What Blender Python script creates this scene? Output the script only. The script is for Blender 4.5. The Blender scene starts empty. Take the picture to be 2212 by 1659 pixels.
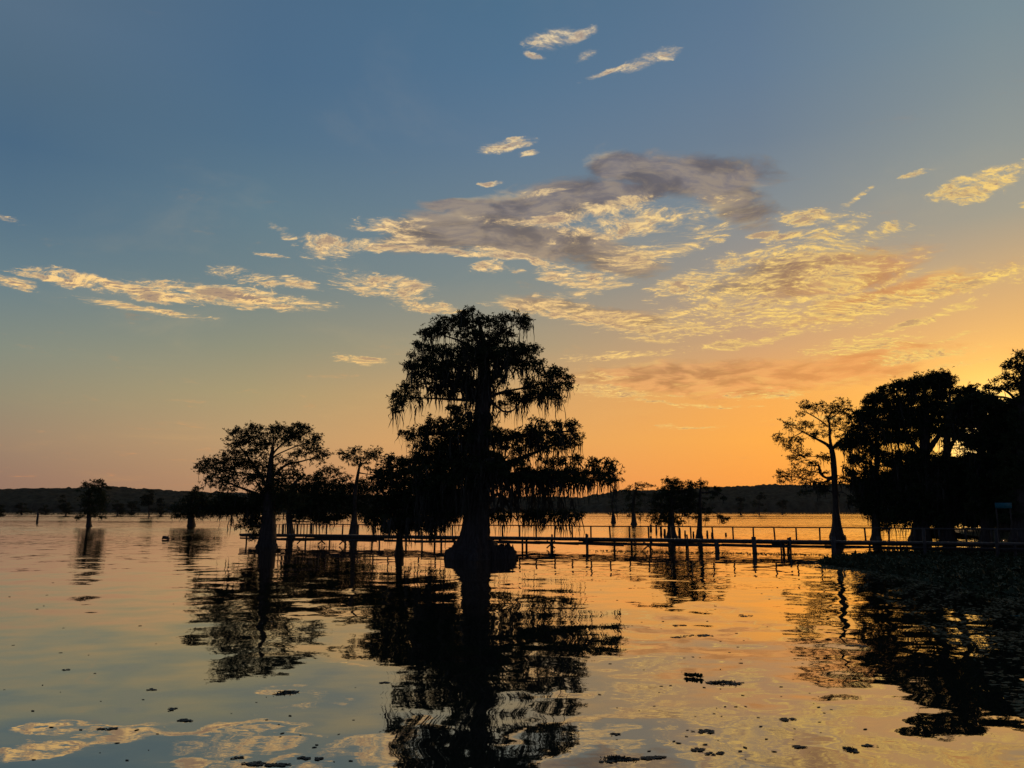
import bpy, math, random
import numpy as np
from mathutils import Vector
PI = math.pi
random.seed(7)
RNG = np.random.default_rng(11)
scene = bpy.context.scene
COL = scene.collection

# ------------------------------------------------------------------ camera
F = 1662.0; CX = 1106.0; CY = 829.5; HOR = 1103.0; CAMH = 3.5
PITCH = math.atan((HOR - CY) / F)
cd = bpy.data.cameras.new('camera'); cam = bpy.data.objects.new('camera', cd); COL.objects.link(cam)
cd.sensor_width = 36.0; cd.lens = 36.0 * F / 2212.0; cd.clip_start = 0.1; cd.clip_end = 20000
cam.location = (0, 0, CAMH); cam.rotation_euler = (PI / 2 + PITCH, 0, 0)
scene.camera = cam

def ray(px, py):
    x = (px - CX) / F; z = (CY - py) / F
    return x, math.cos(PITCH) - z * math.sin(PITCH), math.sin(PITCH) + z * math.cos(PITCH)
def P(px, py, Y):
    x, y, z = ray(px, py); t = Y / y
    return np.array([x * t, Y, CAMH + z * t])
def G(px, py, z0=0.0):
    x, y, z = ray(px, py); t = (z0 - CAMH) / z
    return np.array([x * t, y * t, z0])
def azel(px, py):
    x, y, z = ray(px, py)
    return math.degrees(math.atan2(x, y)), math.degrees(math.asin(z / math.sqrt(x*x + y*y + z*z)))
def lin(c):
    return tuple((v/255/12.92 if v/255 <= .04045 else ((v/255 + .055) / 1.055) ** 2.4) for v in c)

# ------------------------------------------------------------------ colour management
vs = scene.view_settings
vs.view_transform = 'Standard'; vs.look = 'None'; vs.gamma = 1.0; vs.exposure = 0.0; vs.use_curve_mapping = False
scene.render.engine = 'CYCLES'
scene.cycles.sample_clamp_indirect = 2.0
scene.cycles.max_bounces = 5; scene.cycles.transparent_max_bounces = 6
scene.cycles.use_denoising = True; scene.cycles.denoiser = 'OPENIMAGEDENOISE'

# ------------------------------------------------------------------ world: dusk sky with procedural clouds
SUN_AZ, SUN_EL = azel(2150, 950)
w = bpy.data.worlds.new('World'); scene.world = w; w.use_nodes = True
w.cycles.sampling_method = 'MANUAL'; w.cycles.sample_map_resolution = 512
NT = w.node_tree; NT.nodes.clear()
class NG:
    def __init__(s, nt): s.nt = nt
    def n(s, t, **k):
        nd = s.nt.nodes.new(t)
        for a, b in k.items(): setattr(nd, a, b)
        return nd
    def put(s, sock, v):
        if v is None: return
        if isinstance(v, bpy.types.NodeSocket): s.nt.links.new(v, sock)
        else: sock.default_value = v
    def m(s, op, a, b=None, c=None, clamp=False):
        nd = s.n('ShaderNodeMath', operation=op, use_clamp=clamp)
        s.put(nd.inputs[0], a); s.put(nd.inputs[1], b)
        if c is not None: s.put(nd.inputs[2], c)
        return nd.outputs[0]
    def vm(s, op, a, b=None):
        nd = s.n('ShaderNodeVectorMath', operation=op)
        s.put(nd.inputs[0], a)
        if b is not None:
            if op == 'SCALE': s.put(nd.inputs[3], b)
            else: s.put(nd.inputs[1], b)
        return nd.outputs['Value'] if op in ('LENGTH', 'DOT_PRODUCT', 'DISTANCE') else nd.outputs['Vector']
    def comb(s, x, y, z=0.0):
        nd = s.n('ShaderNodeCombineXYZ')
        for i, v in enumerate((x, y, z)): s.put(nd.inputs[i], v)
        return nd.outputs[0]
    def sep(s, v):
        nd = s.n('ShaderNodeSeparateXYZ'); s.put(nd.inputs[0], v); return nd.outputs
    def mr(s, v, a, b, c=0.0, d=1.0, smooth=True):
        nd = s.n('ShaderNodeMapRange', interpolation_type='SMOOTHSTEP' if smooth else 'LINEAR')
        s.put(nd.inputs['Value'], v)
        for k, q in (('From Min', a), ('From Max', b), ('To Min', c), ('To Max', d)): s.put(nd.inputs[k], q)
        return nd.outputs[0]
    def mix(s, f, a, b, mode='MIX'):
        nd = s.n('ShaderNodeMix', data_type='RGBA', blend_type=mode)
        s.put(nd.inputs[0], f)
        s.put(nd.inputs[6], a if isinstance(a, bpy.types.NodeSocket) else (*a, 1.0))
        s.put(nd.inputs[7], b if isinstance(b, bpy.types.NodeSocket) else (*b, 1.0))
        return nd.outputs[2]
    def noise(s, vec, scale, detail=4.0, rough=0.55, dist=0.0, color=False, lac=2.0):
        nd = s.n('ShaderNodeTexNoise', noise_dimensions='3D')
        s.put(nd.inputs['Vector'], vec); nd.inputs['Scale'].default_value = scale
        nd.inputs['Detail'].default_value = detail; nd.inputs['Roughness'].default_value = rough
        nd.inputs['Distortion'].default_value = dist; nd.inputs['Lacunarity'].default_value = lac
        return nd.outputs['Color' if color else 'Fac']
    def ramp(s, v, stops, interp='LINEAR'):
        nd = s.n('ShaderNodeValToRGB'); s.put(nd.inputs[0], v); e = nd.color_ramp; e.interpolation = interp
        while len(e.elements) < len(stops): e.elements.new(0.5)
        for el, (p, c) in zip(e.elements, stops): el.position = p; el.color = (*c, 1.0)
        return nd.outputs[0]

g = NG(NT)
tc = g.n('ShaderNodeTexCoord')
D3 = g.vm('NORMALIZE', tc.outputs['Generated'])
dx, dy, dz = g.sep(D3)
RAD = 180 / PI
AZ = g.m('MULTIPLY', g.m('ARCTAN2', dx, dy), RAD)
EL = g.m('MULTIPLY', g.m('ARCSINE', dz), RAD)
AE = g.comb(AZ, EL)

rows = [0, 150, 300, 450, 600, 750, 850, 950, 1040, 1100]
cols = {
 0:    [(86,110,132),(80,106,128),(74,104,130),(86,114,134),(106,128,136),(134,140,126),(148,140,116),(156,132,108),(150,118,100),(148,116,98)],
 550:  [(76,106,134),(76,107,135),(82,112,136),(98,124,138),(112,130,134),(146,145,122),(172,154,114),(190,154,110),(186,142,104),(180,136,100)],
 1100: [(76,110,138),(82,114,142),(94,120,144),(108,128,142),(128,138,136),(170,154,122),(208,164,108),(226,166,98),(232,156,92),(230,150,88)],
 1650: [(92,118,144),(98,122,146),(108,126,144),(130,138,143),(162,148,134),(208,160,114),(242,168,84),(250,168,72),(249,156,66),(246,150,62)],
 2212: [(118,138,148),(128,142,147),(142,149,146),(160,155,139),(204,166,118),(238,177,96),(248,182,78),(252,182,66),(252,170,58),(248,156,54)],
}
ELN = g.m('DIVIDE', EL, 60.0, clamp=True)
def col_ramp(px, cs):
    st = []
    for y, c in zip(rows, cs):
        e = max(azel(px, y)[1], 0.05); st.append((e / 60.0, lin(c)))
    st.sort(key=lambda q: q[0])
    top = st[-1][1]
    st.append((0.98, tuple(v * 0.55 for v in top)))
    return g.ramp(ELN, st)
sky = None; prev = None
for px, cs in cols.items():
    r = col_ramp(px, cs); a = azel(px, 700)[0]
    sky = r if sky is None else g.mix(g.mr(AZ, prev, a, 0, 1, False), sky, r)
    prev = a
# the side of the sky away from the sunset: dim dusk
back = g.ramp(ELN, [(0.0, lin((70,66,78))), (0.12, lin((74,74,92))), (0.4, lin((58,72,98))), (1.0, lin((46,62,90)))])
azs = g.m('ABSOLUTE', g.m('SUBTRACT', AZ, 8.0))
sky = g.mix(g.mr(azs, 46.0, 100.0), sky, back)
# glow round the sun, just behind the right-hand trees
sd = Vector((math.sin(math.radians(SUN_AZ)) * math.cos(math.radians(SUN_EL)), math.cos(math.radians(SUN_AZ)) * math.cos(math.radians(SUN_EL)), math.sin(math.radians(SUN_EL))))
ang = g.m('MULTIPLY', g.m('ARCCOSINE', g.m('MINIMUM', g.vm('DOT_PRODUCT', D3, tuple(sd)), 0.99999)), RAD)
gl1 = g.m('EXPONENT', g.m('MULTIPLY', g.m('POWER', g.m('DIVIDE', ang, 4.2), 2.0), -1.0))
gl2 = g.m('EXPONENT', g.m('MULTIPLY', g.m('DIVIDE', ang, 7.0), -1.0))
sky = g.mix(1.0, sky, g.vm('SCALE', g.comb(1.0, 0.62, 0.10), g.m('MULTIPLY', gl2, 0.10)), 'ADD')
gl3 = g.m('EXPONENT', g.m('MULTIPLY', g.m('POWER', g.m('DIVIDE', ang, 2.2), 2.0), -1.0))
sky = g.mix(1.0, sky, g.vm('SCALE', g.comb(1.0, 0.85, 0.55), g.m('MULTIPLY', gl3, 0.8)), 'ADD')
sky = g.mix(1.0, sky, g.vm('SCALE', g.comb(1.0, 0.78, 0.15), g.m('MULTIPLY', gl1, 0.42)), 'ADD')
st_ = g.n('ShaderNodeTexSky', sky_type='NISHITA', sun_disc=False)
st_.sun_elevation = math.radians(SUN_EL); st_.sun_rotation = math.radians(SUN_AZ); st_.dust_density = 3.0
sky = g.mix(1.0, sky, g.vm('SCALE', st_.outputs[0], 0.002), 'ADD')

# cloud-plane coordinates: streaks close up towards the horizon as a real layer does
zz = g.m('ADD', g.m('MAXIMUM', dz, 0.0), 0.10)
Q = g.comb(g.m('DIVIDE', dx, zz), g.m('DIVIDE', dy, zz), 0.0)
nW = g.noise(Q, 2.6, 3, 0.5, color=True)
QW = g.vm('ADD', Q, g.vm('SCALE', g.vm('SUBTRACT', nW, (0.5, 0.5, 0.5)), 0.30))
nS = g.noise(QW, 3.2, 9, 0.56, 0.15)
nM = g.noise(QW, 7.0, 3, 0.5)
STR = (0.6, 1.0, 1.0)
nF = g.m('ADD', g.m('MULTIPLY', g.noise(g.vm('MULTIPLY', QW, STR), 30.0, 8, 0.68, 0.0), 0.62), g.m('MULTIPLY', nM, 0.38))
QW2 = g.vm('ADD', QW, (0.005, 0.018, 0.0))     # a little further towards the horizon: for the lit lower edges
nF2 = g.m('ADD', g.m('MULTIPLY', g.noise(g.vm('MULTIPLY', QW2, STR), 30.0, 5, 0.68, 0.0), 0.62), g.m('MULTIPLY', nM, 0.38))
nS2 = g.noise(g.vm('ADD', QW, (0.03, 0.12, 0.0)), 3.2, 9, 0.56, 0.15)
nH = g.noise(g.vm('MULTIPLY', QW, STR), 95.0, 5, 0.7)
# direction coordinates slightly warped so that no mask shows as an ellipse
wv = g.vm('SUBTRACT', g.noise(Q, 3.5, 4, 0.6, color=True), (0.5, 0.5, 0.5))
AEW = g.vm('ADD', AE, g.vm('MULTIPLY', wv, (4.5, 1.5, 0.0)))

def masks(lst, coord=None):
    acc = None
    for e in lst:
        px, py, rx, ry, rot, wt = (list(e) + [0.0, 1.0])[:6] if len(e) < 6 else e
        a, el = azel(px, py)
        sx = abs(azel(px + rx, py)[0] - azel(px - rx, py)[0]) / 2
        sy = abs(azel(px, py + ry)[1] - azel(px, py - ry)[1]) / 2
        mp = g.n('ShaderNodeMapping', vector_type='TEXTURE')
        cc = coord or AEW
        if acc is not None:      # chained so that the shader compiler evaluates the clouds one after another
            ch = g.n('ShaderNodeVectorMath', operation='MULTIPLY_ADD')
            g.put(ch.inputs[0], acc); ch.inputs[1].default_value = (1e-6, 1e-6, 1e-6); g.put(ch.inputs[2], cc); cc = ch.outputs['Vector']
        g.put(mp.inputs[0], cc)
        mp.inputs['Location'].default_value = (a, el, 0)
        mp.inputs['Rotation'].default_value = (0, 0, math.radians(rot))
        mp.inputs['Scale'].default_value = (sx * 1.35, sy * 1.5, 1)
        v = g.mr(g.vm('LENGTH', mp.outputs[0]), 1.3, 0.05, 0.0, wt)
        acc = v if acc is None else g.m('MAXIMUM', acc, v)
    return acc
def fix(lst):
    return [tuple(e) + ((0.0, 1.0) if len(e) == 4 else (1.0,)) if len(e) < 6 else e for e in lst]
GREY = fix([(1480,385,170,42,-6),(1580,430,105,45,-28),(1345,362,70,24,0),(1160,448,220,38,8),(950,500,170,36,8),(1000,440,80,12,4),
 (1150,520,250,30,-8),(1330,562,120,30,-12),(1340,425,130,22,10),(1150,655,100,15,-8,.9),(1300,684,130,17,-6,.9),
 (1750,592,210,40,4,1.15),(1930,640,220,28,8,1.05),(1450,812,220,24,0,1.0),(1700,820,260,26,2,.95),(1850,775,180,26,4,.7),(520,642,140,9,-2,.75),(300,632,130,7,-2,.6)])
GOLD = fix([(1190,84,46,17,4,.8),(1245,76,40,10,14),(1160,119,18,6,-10),(1262,116,26,8,14,.8),(1395,126,62,14,12),(1315,148,48,5,14,.9),
 (1080,315,60,11,5),(1130,333,20,5,0,.8),(1065,395,28,4,0,.7),(15,612,44,9,-6,1.3),(130,609,90,8,-3,1.35),(300,626,170,11,-3,1.5),(520,640,160,14,-3,1.3),
 (540,600,70,15,-8,.8),(310,668,120,8,-4,1.1),(505,665,18,4),(612,506,34,9,-20,.8),(700,536,55,18,-4,.85),(590,549,28,3,0,.7),
 (640,612,50,9,-14,.8),(810,622,110,20,-12,.85),(880,624,52,18,4,.9),(920,665,74,10,-3),(785,778,40,11,-4,.95),(830,488,80,12,6,.8),(762,494,34,6,4,.7),
 (815,530,90,11,4,1),(850,512,60,12,8,.9),(975,545,100,7,-4,1),(1046,540,50,10,0,.9),(1116,554,60,7,-4,1),(1190,568,60,7,-14,.9),(1270,590,60,8,-14,.8),(1222,473,90,11,8,.95),(1134,484,90,7,-6,.8),(1257,505,40,14,0,.9),(817,487,50,12,5,.9),(1300,455,110,14,10,.9),(1350,500,120,14,6,.8),(1180,420,50,6,6,.6),
 (1052,578,36,11,6,.85),(1102,584,26,7,0,.8),(1225,598,55,22,-4,.85),(1290,612,70,20,4,.8),(1420,540,120,20,8,.85),(1400,475,150,26,4,.75),(1500,500,80,14,0,.6),
 (1990,374,26,5,6,.8),(2135,378,80,15,4,.85),(2110,408,98,22,4,.85),(2085,438,40,10,0,.8),(2212,440,30,10,0,.8),(-10,460,60,7,-6,.6),
 (1745,466,76,13,-8,.85),(1660,506,32,7),(1722,504,56,7,6,.85),(1812,492,58,13,10,.85),(1900,500,46,13,0,.85),(1850,430,40,5,20,.55),
 (1720,545,180,22,4,.8),(1700,600,230,40,3,.62),(1850,600,120,36,0,.62),(1920,655,260,24,8,.9),(1700,680,180,20,0,.9),(2110,610,150,12,8,.95),
 (1560,640,120,22,8,.85),(1490,612,80,22,10,.85),(1400,706,150,18,-6,.9),(1240,676,150,15,-8,.85),(1490,680,100,18,6,.85),(1760,648,120,10,0,.95),(1620,668,110,8,8,.9),(1230,640,60,9,0,.7),
 (1990,697,115,8,14,.9),(2050,730,64,4,8,.7),(1580,746,96,10,3,.9),(1350,770,100,8,0,.85),(1870,748,120,13,0,.85),(1980,765,110,11,3,.8),(1700,721,50,5,5,.8),
 (1400,737,70,5,0,.7),(1290,812,60,10,-4,.75),(1330,846,120,9,-6,.85),(1660,852,90,9,0,.7),(1480,873,170,3.5,-3,.7),(2010,830,120,6,5,.7),(1480,922,66,4,2,.65),(2050,790,120,7,3,.6),(1800,905,120,3,0,.45)])
mA = masks(GREY); mB = masks(GOLD)
bandw = g.mr(EL, 3.0, 12.0, 0.5, 1.0)
dA = g.m('SUBTRACT', g.m('ADD', mA, g.m('MULTIPLY', g.m('SUBTRACT', nS, 0.5), 1.6)), 0.26)
dA = g.m('ADD', dA, g.m('MULTIPLY', g.m('SUBTRACT', nF, 0.5), 1.1))
covA = g.mr(dA, -0.08, 0.50, 0.0, 0.95)
dB = g.m('SUBTRACT', g.m('ADD', mB, g.m('MULTIPLY', g.m('SUBTRACT', nF, 0.5), 5.2)), 0.40)
dB = g.m('ADD', dB, g.m('MULTIPLY', g.m('SUBTRACT', nH, 0.5), 1.5))
covB = g.mr(dB, -0.02, 0.62, 0.0, 0.97)
near = g.mr(ang, 10.0, 34.0, 1.0, 0.0)
gold_el = g.ramp(ELN, [(0.0, lin((250,176,84))), (0.14, lin((255,206,124))), (0.30, lin((254,214,148))), (0.42, lin((236,208,156))), (0.6, lin((226,206,170)))])
gold = g.mix(near, gold_el, lin((255,214,116)))
gshade = g.mix(0.5, g.mix(0.35, sky, lin((190,142,108))), lin((158,126,108)))
relB = g.mr(g.m('SUBTRACT', nF2, nF), -0.06, 0.06, 0.0, 1.0)
relB = g.m('MULTIPLY', relB, g.mr(dB, 0.05, 0.7, 0.25, 1.0))
relB = g.m('MAXIMUM', relB, g.m('MULTIPLY', g.mr(nM, 0.47, 0.62), g.mr(dB, 0.25, 0.8, 0.0, 0.85)))
colB = g.mix(relB, gold, gshade)
grey = g.mix(0.20, g.ramp(ELN, [(0.0, lin((214,134,80))), (0.15, lin((208,148,94))), (0.26, lin((146,124,102))), (0.38, lin((110,101,105))), (0.6, lin((100,100,112)))]), sky)
grey = g.mix(g.mr(nM, 0.36, 0.62), g.mix(1.0, grey, (0.84, 0.80, 0.78), 'MULTIPLY'), g.mix(1.0, grey, (1.28, 1.22, 1.16), 'MULTIPLY'))
near2 = g.mr(ang, 8.0, 21.0, 1.0, 0.0)
grey = g.mix(g.m('MULTIPLY', near2, 0.55), grey, lin((246,160,84)))
relA = g.mr(g.m('SUBTRACT', nS2, nS), 0.02, 0.16, 0.0, 0.75)
relA = g.m('MULTIPLY', relA, g.mr(dA, 0.6, 0.1, 0.05, 0.7))
grey = g.mix(g.mr(nF, 0.42, 0.62, 0.0, 0.15), grey, gold)
colA = g.mix(relA, grey, gold)
out_c = g.mix(covA, sky, colA)
out_c = g.mix(g.m('MULTIPLY', g.mr(dB, -0.45, 0.25, 0.0, 0.32), g.mr(mB, 0.05, 0.5)), out_c, g.mix(0.35, gold, gshade))
out_c = g.mix(g.m('MULTIPLY', covB, g.mr(mB, 0.02, 0.14)), out_c, colB)
# faint thin veil
veil = g.m('MULTIPLY', g.mr(g.noise(Q, 1.3, 6, 0.6, 0.4), 0.52, 0.75, 0.0, 0.07), g.mr(azs, 30, 60, 1.0, 0.0))
out_c = g.mix(veil, out_c, gold)
# below the horizon: dark
out_c = g.mix(g.mr(EL, -3.0, -0.2, 1.0, 0.0), out_c, lin((30, 32, 34)))
bg = g.n('ShaderNodeBackground'); g.put(bg.inputs[0], out_c); bg.inputs[1].default_value = 1.0
wo = g.n('ShaderNodeOutputWorld'); NT.links.new(bg.outputs[0], wo.inputs[0])

# ------------------------------------------------------------------ sun lamp (low, behind the right-hand trees)
sl = bpy.data.lights.new('sun', 'SUN'); sl.energy = 0.9; sl.angle = math.radians(0.6); sl.color = (1.0, 0.62, 0.30)
so = bpy.data.objects.new('sun', sl); COL.objects.link(so)
so.rotation_euler = (-sd).to_track_quat('-Z', 'Y').to_euler()

# ------------------------------------------------------------------ helpers: objects and properties
def tag(o, label=None, cat=None, group=None, kind=None):
    for k, v in (('label', label), ('category', cat), ('group', group), ('kind', kind)):
        if v: o[k] = v
    return o
def mesh_obj(name, V, F3, mats, parent=None, midx=None, smooth=False, loc=None):
    """one mesh object; F3 = list of (k,n) integer arrays of equal-sided faces"""
    V = np.asarray(V, dtype=np.float64)
    if loc is not None: V = V - np.asarray(loc)[None, :]
    me = bpy.data.meshes.new(name)
    F3 = [np.asarray(f, dtype=np.int32) for f in (F3 if isinstance(F3, (list, tuple)) else [F3]) if len(f)]
    nl = sum(f.size for f in F3); npoly = sum(f.shape[0] for f in F3)
    me.vertices.add(len(V)); me.vertices.foreach_set('co', V.astype(np.float32).ravel())
    me.loops.add(nl); me.polygons.add(npoly)
    me.loops.foreach_set('vertex_index', np.concatenate([f.ravel() for f in F3]))
    tot = np.concatenate([np.full(f.shape[0], f.shape[1], dtype=np.int32) for f in F3])
    me.polygons.foreach_set('loop_start', np.concatenate([[0], np.cumsum(tot)[:-1]]).astype(np.int32))
    me.polygons.foreach_set('loop_total', tot)
    for m_ in (mats if isinstance(mats, (list, tuple)) else [mats]): me.materials.append(m_)
    if midx is not None: me.polygons.foreach_set('material_index', np.asarray(midx, dtype=np.int32))
    if smooth: me.polygons.foreach_set('use_smooth', np.ones(npoly, dtype=bool))
    me.update(calc_edges=True)
    o = bpy.data.objects.new(name, me); COL.objects.link(o)
    if parent is not None: o.parent = parent
    if loc is not None and parent is None: o.location = loc
    return o
def empty(name, loc, **k):
    o = bpy.data.objects.new(name, None); COL.objects.link(o); o.location = loc; o.empty_display_size = 0.3
    return tag(o, **k)
class Geo:
    """collects quads and tris"""
    def __init__(s): s.V = []; s.Q = []; s.T = []; s.n = 0
    def add(s, V, Q=None, T=None):
        V = np.asarray(V, dtype=float); 
        if Q is not None and len(Q): s.Q.append(np.asarray(Q) + s.n)
        if T is not None and len(T): s.T.append(np.asarray(T) + s.n)
        s.V.append(V); s.n += len(V)
    def obj(s, name, mats, parent=None, loc=None, smooth=False, split=False):
        V = np.concatenate(s.V); fs = []; mi = []
        if s.Q: q = np.concatenate(s.Q); fs.append(q); mi += [0] * len(q)
        if s.T: t = np.concatenate(s.T); fs.append(t); mi += [1 if split else 0] * len(t)
        return mesh_obj(name, V, fs, mats, parent, mi, smooth, loc)
    def box(s, c, d, rz=0.0):
        c = np.asarray(c, float); h = np.asarray(d, float) / 2
        v = np.array([[x, y, z] for z in (-1, 1) for y in (-1, 1) for x in (-1, 1)], float) * h
        ca, sa = math.cos(rz), math.sin(rz)
        v = np.stack([v[:,0]*ca - v[:,1]*sa, v[:,0]*sa + v[:,1]*ca, v[:,2]], 1) + c
        s.add(v, [[0,2,3,1],[4,5,7,6],[0,1,5,4],[2,6,7,3],[0,4,6,2],[1,3,7,5]])
    def beam(s, a, b, wd, ht):
        a = np.asarray(a, float); b = np.asarray(b, float); d = b - a; L = np.linalg.norm(d); d /= L
        up = np.array([0, 0, 1.0]) if abs(d[2]) < 0.95 else np.array([0, 1.0, 0])
        r = np.cross(d, up); r /= np.linalg.norm(r); u = np.cross(r, d)
        v = [p + r * sx * wd / 2 + u * sz * ht / 2 for p in (a, b) for sx, sz in ((-1,-1),(1,-1),(1,1),(-1,1))]
        s.add(v, [[0,3,2,1],[4,5,6,7],[0,1,5,4],[1,2,6,5],[2,3,7,6],[3,0,4,7]])
    def tube(s, pts, rad, sides=8, flute=0.0, nf=7, cap=True, seed=0, rough=0.0):
        pts = np.asarray(pts, float); n = len(pts); rad = np.asarray(rad, float)
        rng = np.random.default_rng(seed)
        tan = np.gradient(pts, axis=0); tan /= np.linalg.norm(tan, axis=1)[:, None] + 1e-9
        ref = np.array([0, 1.0, 0.05]); 
        if abs(tan[0] @ ref) > 0.9: ref = np.array([1.0, 0, 0.1])
        a = np.arange(sides) / sides * 2 * PI; ph = rng.uniform(0, 6)
        rows_ = []
        for i in range(n):
            r = np.cross(tan[i], ref); r /= np.linalg.norm(r) + 1e-9; u = np.cross(r, tan[i])
            fl = flute[i] if hasattr(flute, '__len__') else flute
            rr = rad[i] * (1 + fl * np.sin(nf * a + ph) + fl * 0.6 * np.sin((nf - 4) * a + 2 * ph) + rough * rng.normal(size=sides))
            rows_.append(pts[i] + np.cos(a)[:, None] * rr[:, None] * r + np.sin(a)[:, None] * rr[:, None] * u)
        V = np.concatenate(rows_); Q = []
        i0 = np.arange(n - 1)[:, None] * sides; j = np.arange(sides)[None, :]; j2 = (j + 1) % sides
        Q = np.stack([i0 + j, i0 + j2, i0 + sides + j2, i0 + sides + j], -1).reshape(-1, 4)
        s.add(V, Q)
def smooth_line(pts, n=5):
    """Catmull-Rom through rows of any width"""
    p = np.asarray(pts, float)
    if len(p) < 3:
        t = np.linspace(0, 1, n + 1)[:, None]; return p[0] * (1 - t) + p[-1] * t
    q = np.vstack([2 * p[0] - p[1], p, 2 * p[-1] - p[-2]]); out = []
    for i in range(len(p) - 1):
        a, b, c, d = q[i:i + 4]
        for t in np.arange(n) / n:
            out.append(0.5 * (2*b + (c - a)*t + (2*a - 5*b + 4*c - d)*t*t + (3*b - a - 3*c + d)*t**3))
    out.append(p[-1]); return np.array(out)

# ------------------------------------------------------------------ materials
def mat(name, base, rough=0.9, var=0.35, scale=3.0, spec=0.2, bump=0.0, detail=5.0, stretch=(1,1,1)):
    m_ = bpy.data.materials.new(name); m_.use_nodes = True; nt = m_.node_tree; nt.nodes.clear(); q = NG(nt)
    tcn = q.n('ShaderNodeTexCoord'); v = q.vm('MULTIPLY', tcn.outputs['Object'], stretch)
    nz = q.noise(v, scale, detail, 0.6)
    c = q.ramp(nz, [(0.3, tuple(b * (1 - var) for b in base)), (0.7, tuple(min(1, b * (1 + var)) for b in base))])
    b = q.n('ShaderNodeBsdfPrincipled'); q.put(b.inputs['Base Color'], c)
    b.inputs['Roughness'].default_value = rough; b.inputs['Specular IOR Level'].default_value = spec
    if bump:
        bn = q.n('ShaderNodeBump'); bn.inputs['Strength'].default_value = bump; bn.inputs['Distance'].default_value = 0.05
        q.put(bn.inputs['Height'], nz); nt.links.new(bn.outputs[0], b.inputs['Normal'])
    o = q.n('ShaderNodeOutputMaterial'); nt.links.new(b.outputs[0], o.inputs[0])
    return m_
M_LEAF = mat('cypress_foliage', (0.040, 0.052, 0.022), var=0.45, scale=1.2, spec=0.05)
M_LEAF_D = mat('far_foliage', (0.045, 0.052, 0.030), var=0.4, scale=0.6, spec=0.05)
M_MOSS = mat('spanish_moss', (0.062, 0.060, 0.046), var=0.35, scale=2.0, spec=0.0)
M_BARK = mat('cypress_bark', (0.060, 0.050, 0.042), var=0.5, scale=6.0, spec=0.1, bump=0.6, stretch=(1,1,0.15))
M_WOOD = mat('weathered_timber', (0.065, 0.056, 0.048), rough=0.75, var=0.4, scale=5.0, spec=0.3, bump=0.3, stretch=(1,1,0.3))
M_DECK = mat('deck_boards', (0.09, 0.08, 0.07), rough=0.6, var=0.35, scale=8.0, spec=0.35, bump=0.3)
M_WEED = mat('water_plants', (0.035, 0.050, 0.018), rough=0.7, var=0.5, scale=4.0, spec=0.25)
M_DEB = mat('floating_leaf_litter', (0.040, 0.036, 0.024), rough=0.6, var=0.5, scale=20.0, spec=0.3)
M_HILL = mat('hill_forest', (0.075, 0.066, 0.042), var=0.5, scale=0.08, spec=0.0)
M_REED = mat('reed_marsh', (0.05, 0.055, 0.03), var=0.4, scale=0.3, spec=0.0)
M_HOUSE = mat('dark_stained_boards', (0.022, 0.018, 0.015), rough=0.8, var=0.4, scale=5.0, stretch=(1,1,0.2))
M_ROOF = mat('sheet_metal_roof', (0.10, 0.10, 0.10), rough=0.5, var=0.2, scale=2.0, spec=0.5)
M_TEAL = mat('teal_paint', (0.015, 0.14, 0.17), rough=0.6, var=0.15, scale=4.0)

# water
mw = bpy.data.materials.new('lake_water'); mw.use_nodes = True; nt = mw.node_tree; nt.nodes.clear(); q = NG(nt)
geo = q.n('ShaderNodeNewGeometry'); pos = geo.outputs['Position']
wx, wy, wz = q.sep(pos)
half = (0.5, 0.5, 0.5)
far = q.mr(wy, 28.0, 75.0)                # open lake beyond the trees is ruffled by the breeze
vfar = q.mr(wy, 78.0, 150.0)
patch = q.mr(q.noise(q.vm('MULTIPLY', pos, (0.35, 1.0, 1.0)), 0.045, 3, 0.5), 0.42, 0.60)
patch2 = q.mr(q.noise(q.vm('MULTIPLY', pos, (0.15, 1.0, 1.0)), 0.012, 2, 0.5), 0.40, 0.58)
big = q.vm('SUBTRACT', q.noise(q.vm('MULTIPLY', pos, (0.8, 1.0, 1.0)), 0.55, 2, 0.5, 0.0, color=True), half)
med = q.vm('SUBTRACT', q.noise(q.vm('MULTIPLY', pos, (0.45, 1.0, 1.0)), 2.4, 2, 0.5, 0.0, color=True), half)
sml = q.vm('SUBTRACT', q.noise(q.vm('MULTIPLY', pos, (0.40, 1.0, 1.0)), 8.0, 3, 0.6, 0.0, color=True), half)
amp_b = q.m('ADD', 0.11, q.m('MULTIPLY', far, -0.07))
amp_m = q.m('ADD', q.m('MULTIPLY', q.m('ADD', q.m('MULTIPLY', patch, 0.7), 0.3), q.m('ADD', 0.036, q.m('MULTIPLY', far, 0.080))), q.m('MULTIPLY', q.m('MULTIPLY', vfar, patch2), 0.10))
amp_s = q.m('ADD', q.m('MULTIPLY', q.m('MULTIPLY', far, patch), 0.045), q.m('ADD', 0.014, q.m('MULTIPLY', q.m('MULTIPLY', vfar, patch2), 0.12)))
chop = q.vm('SUBTRACT', q.noise(q.vm('MULTIPLY', pos, (0.22, 1.0, 1.0)), 0.8, 3, 0.55, 0.0, color=True), half)
sl_ = q.vm('ADD', q.vm('SCALE', chop, q.m('MULTIPLY', vfar, q.m('ADD', q.m('MULTIPLY', patch2, 0.22), 0.08))), q.vm('ADD', q.vm('ADD', q.vm('SCALE', big, amp_b), q.vm('SCALE', med, amp_m)), q.vm('SCALE', sml, amp_s)))
sx_, sy_, _ = q.sep(sl_)
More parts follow.
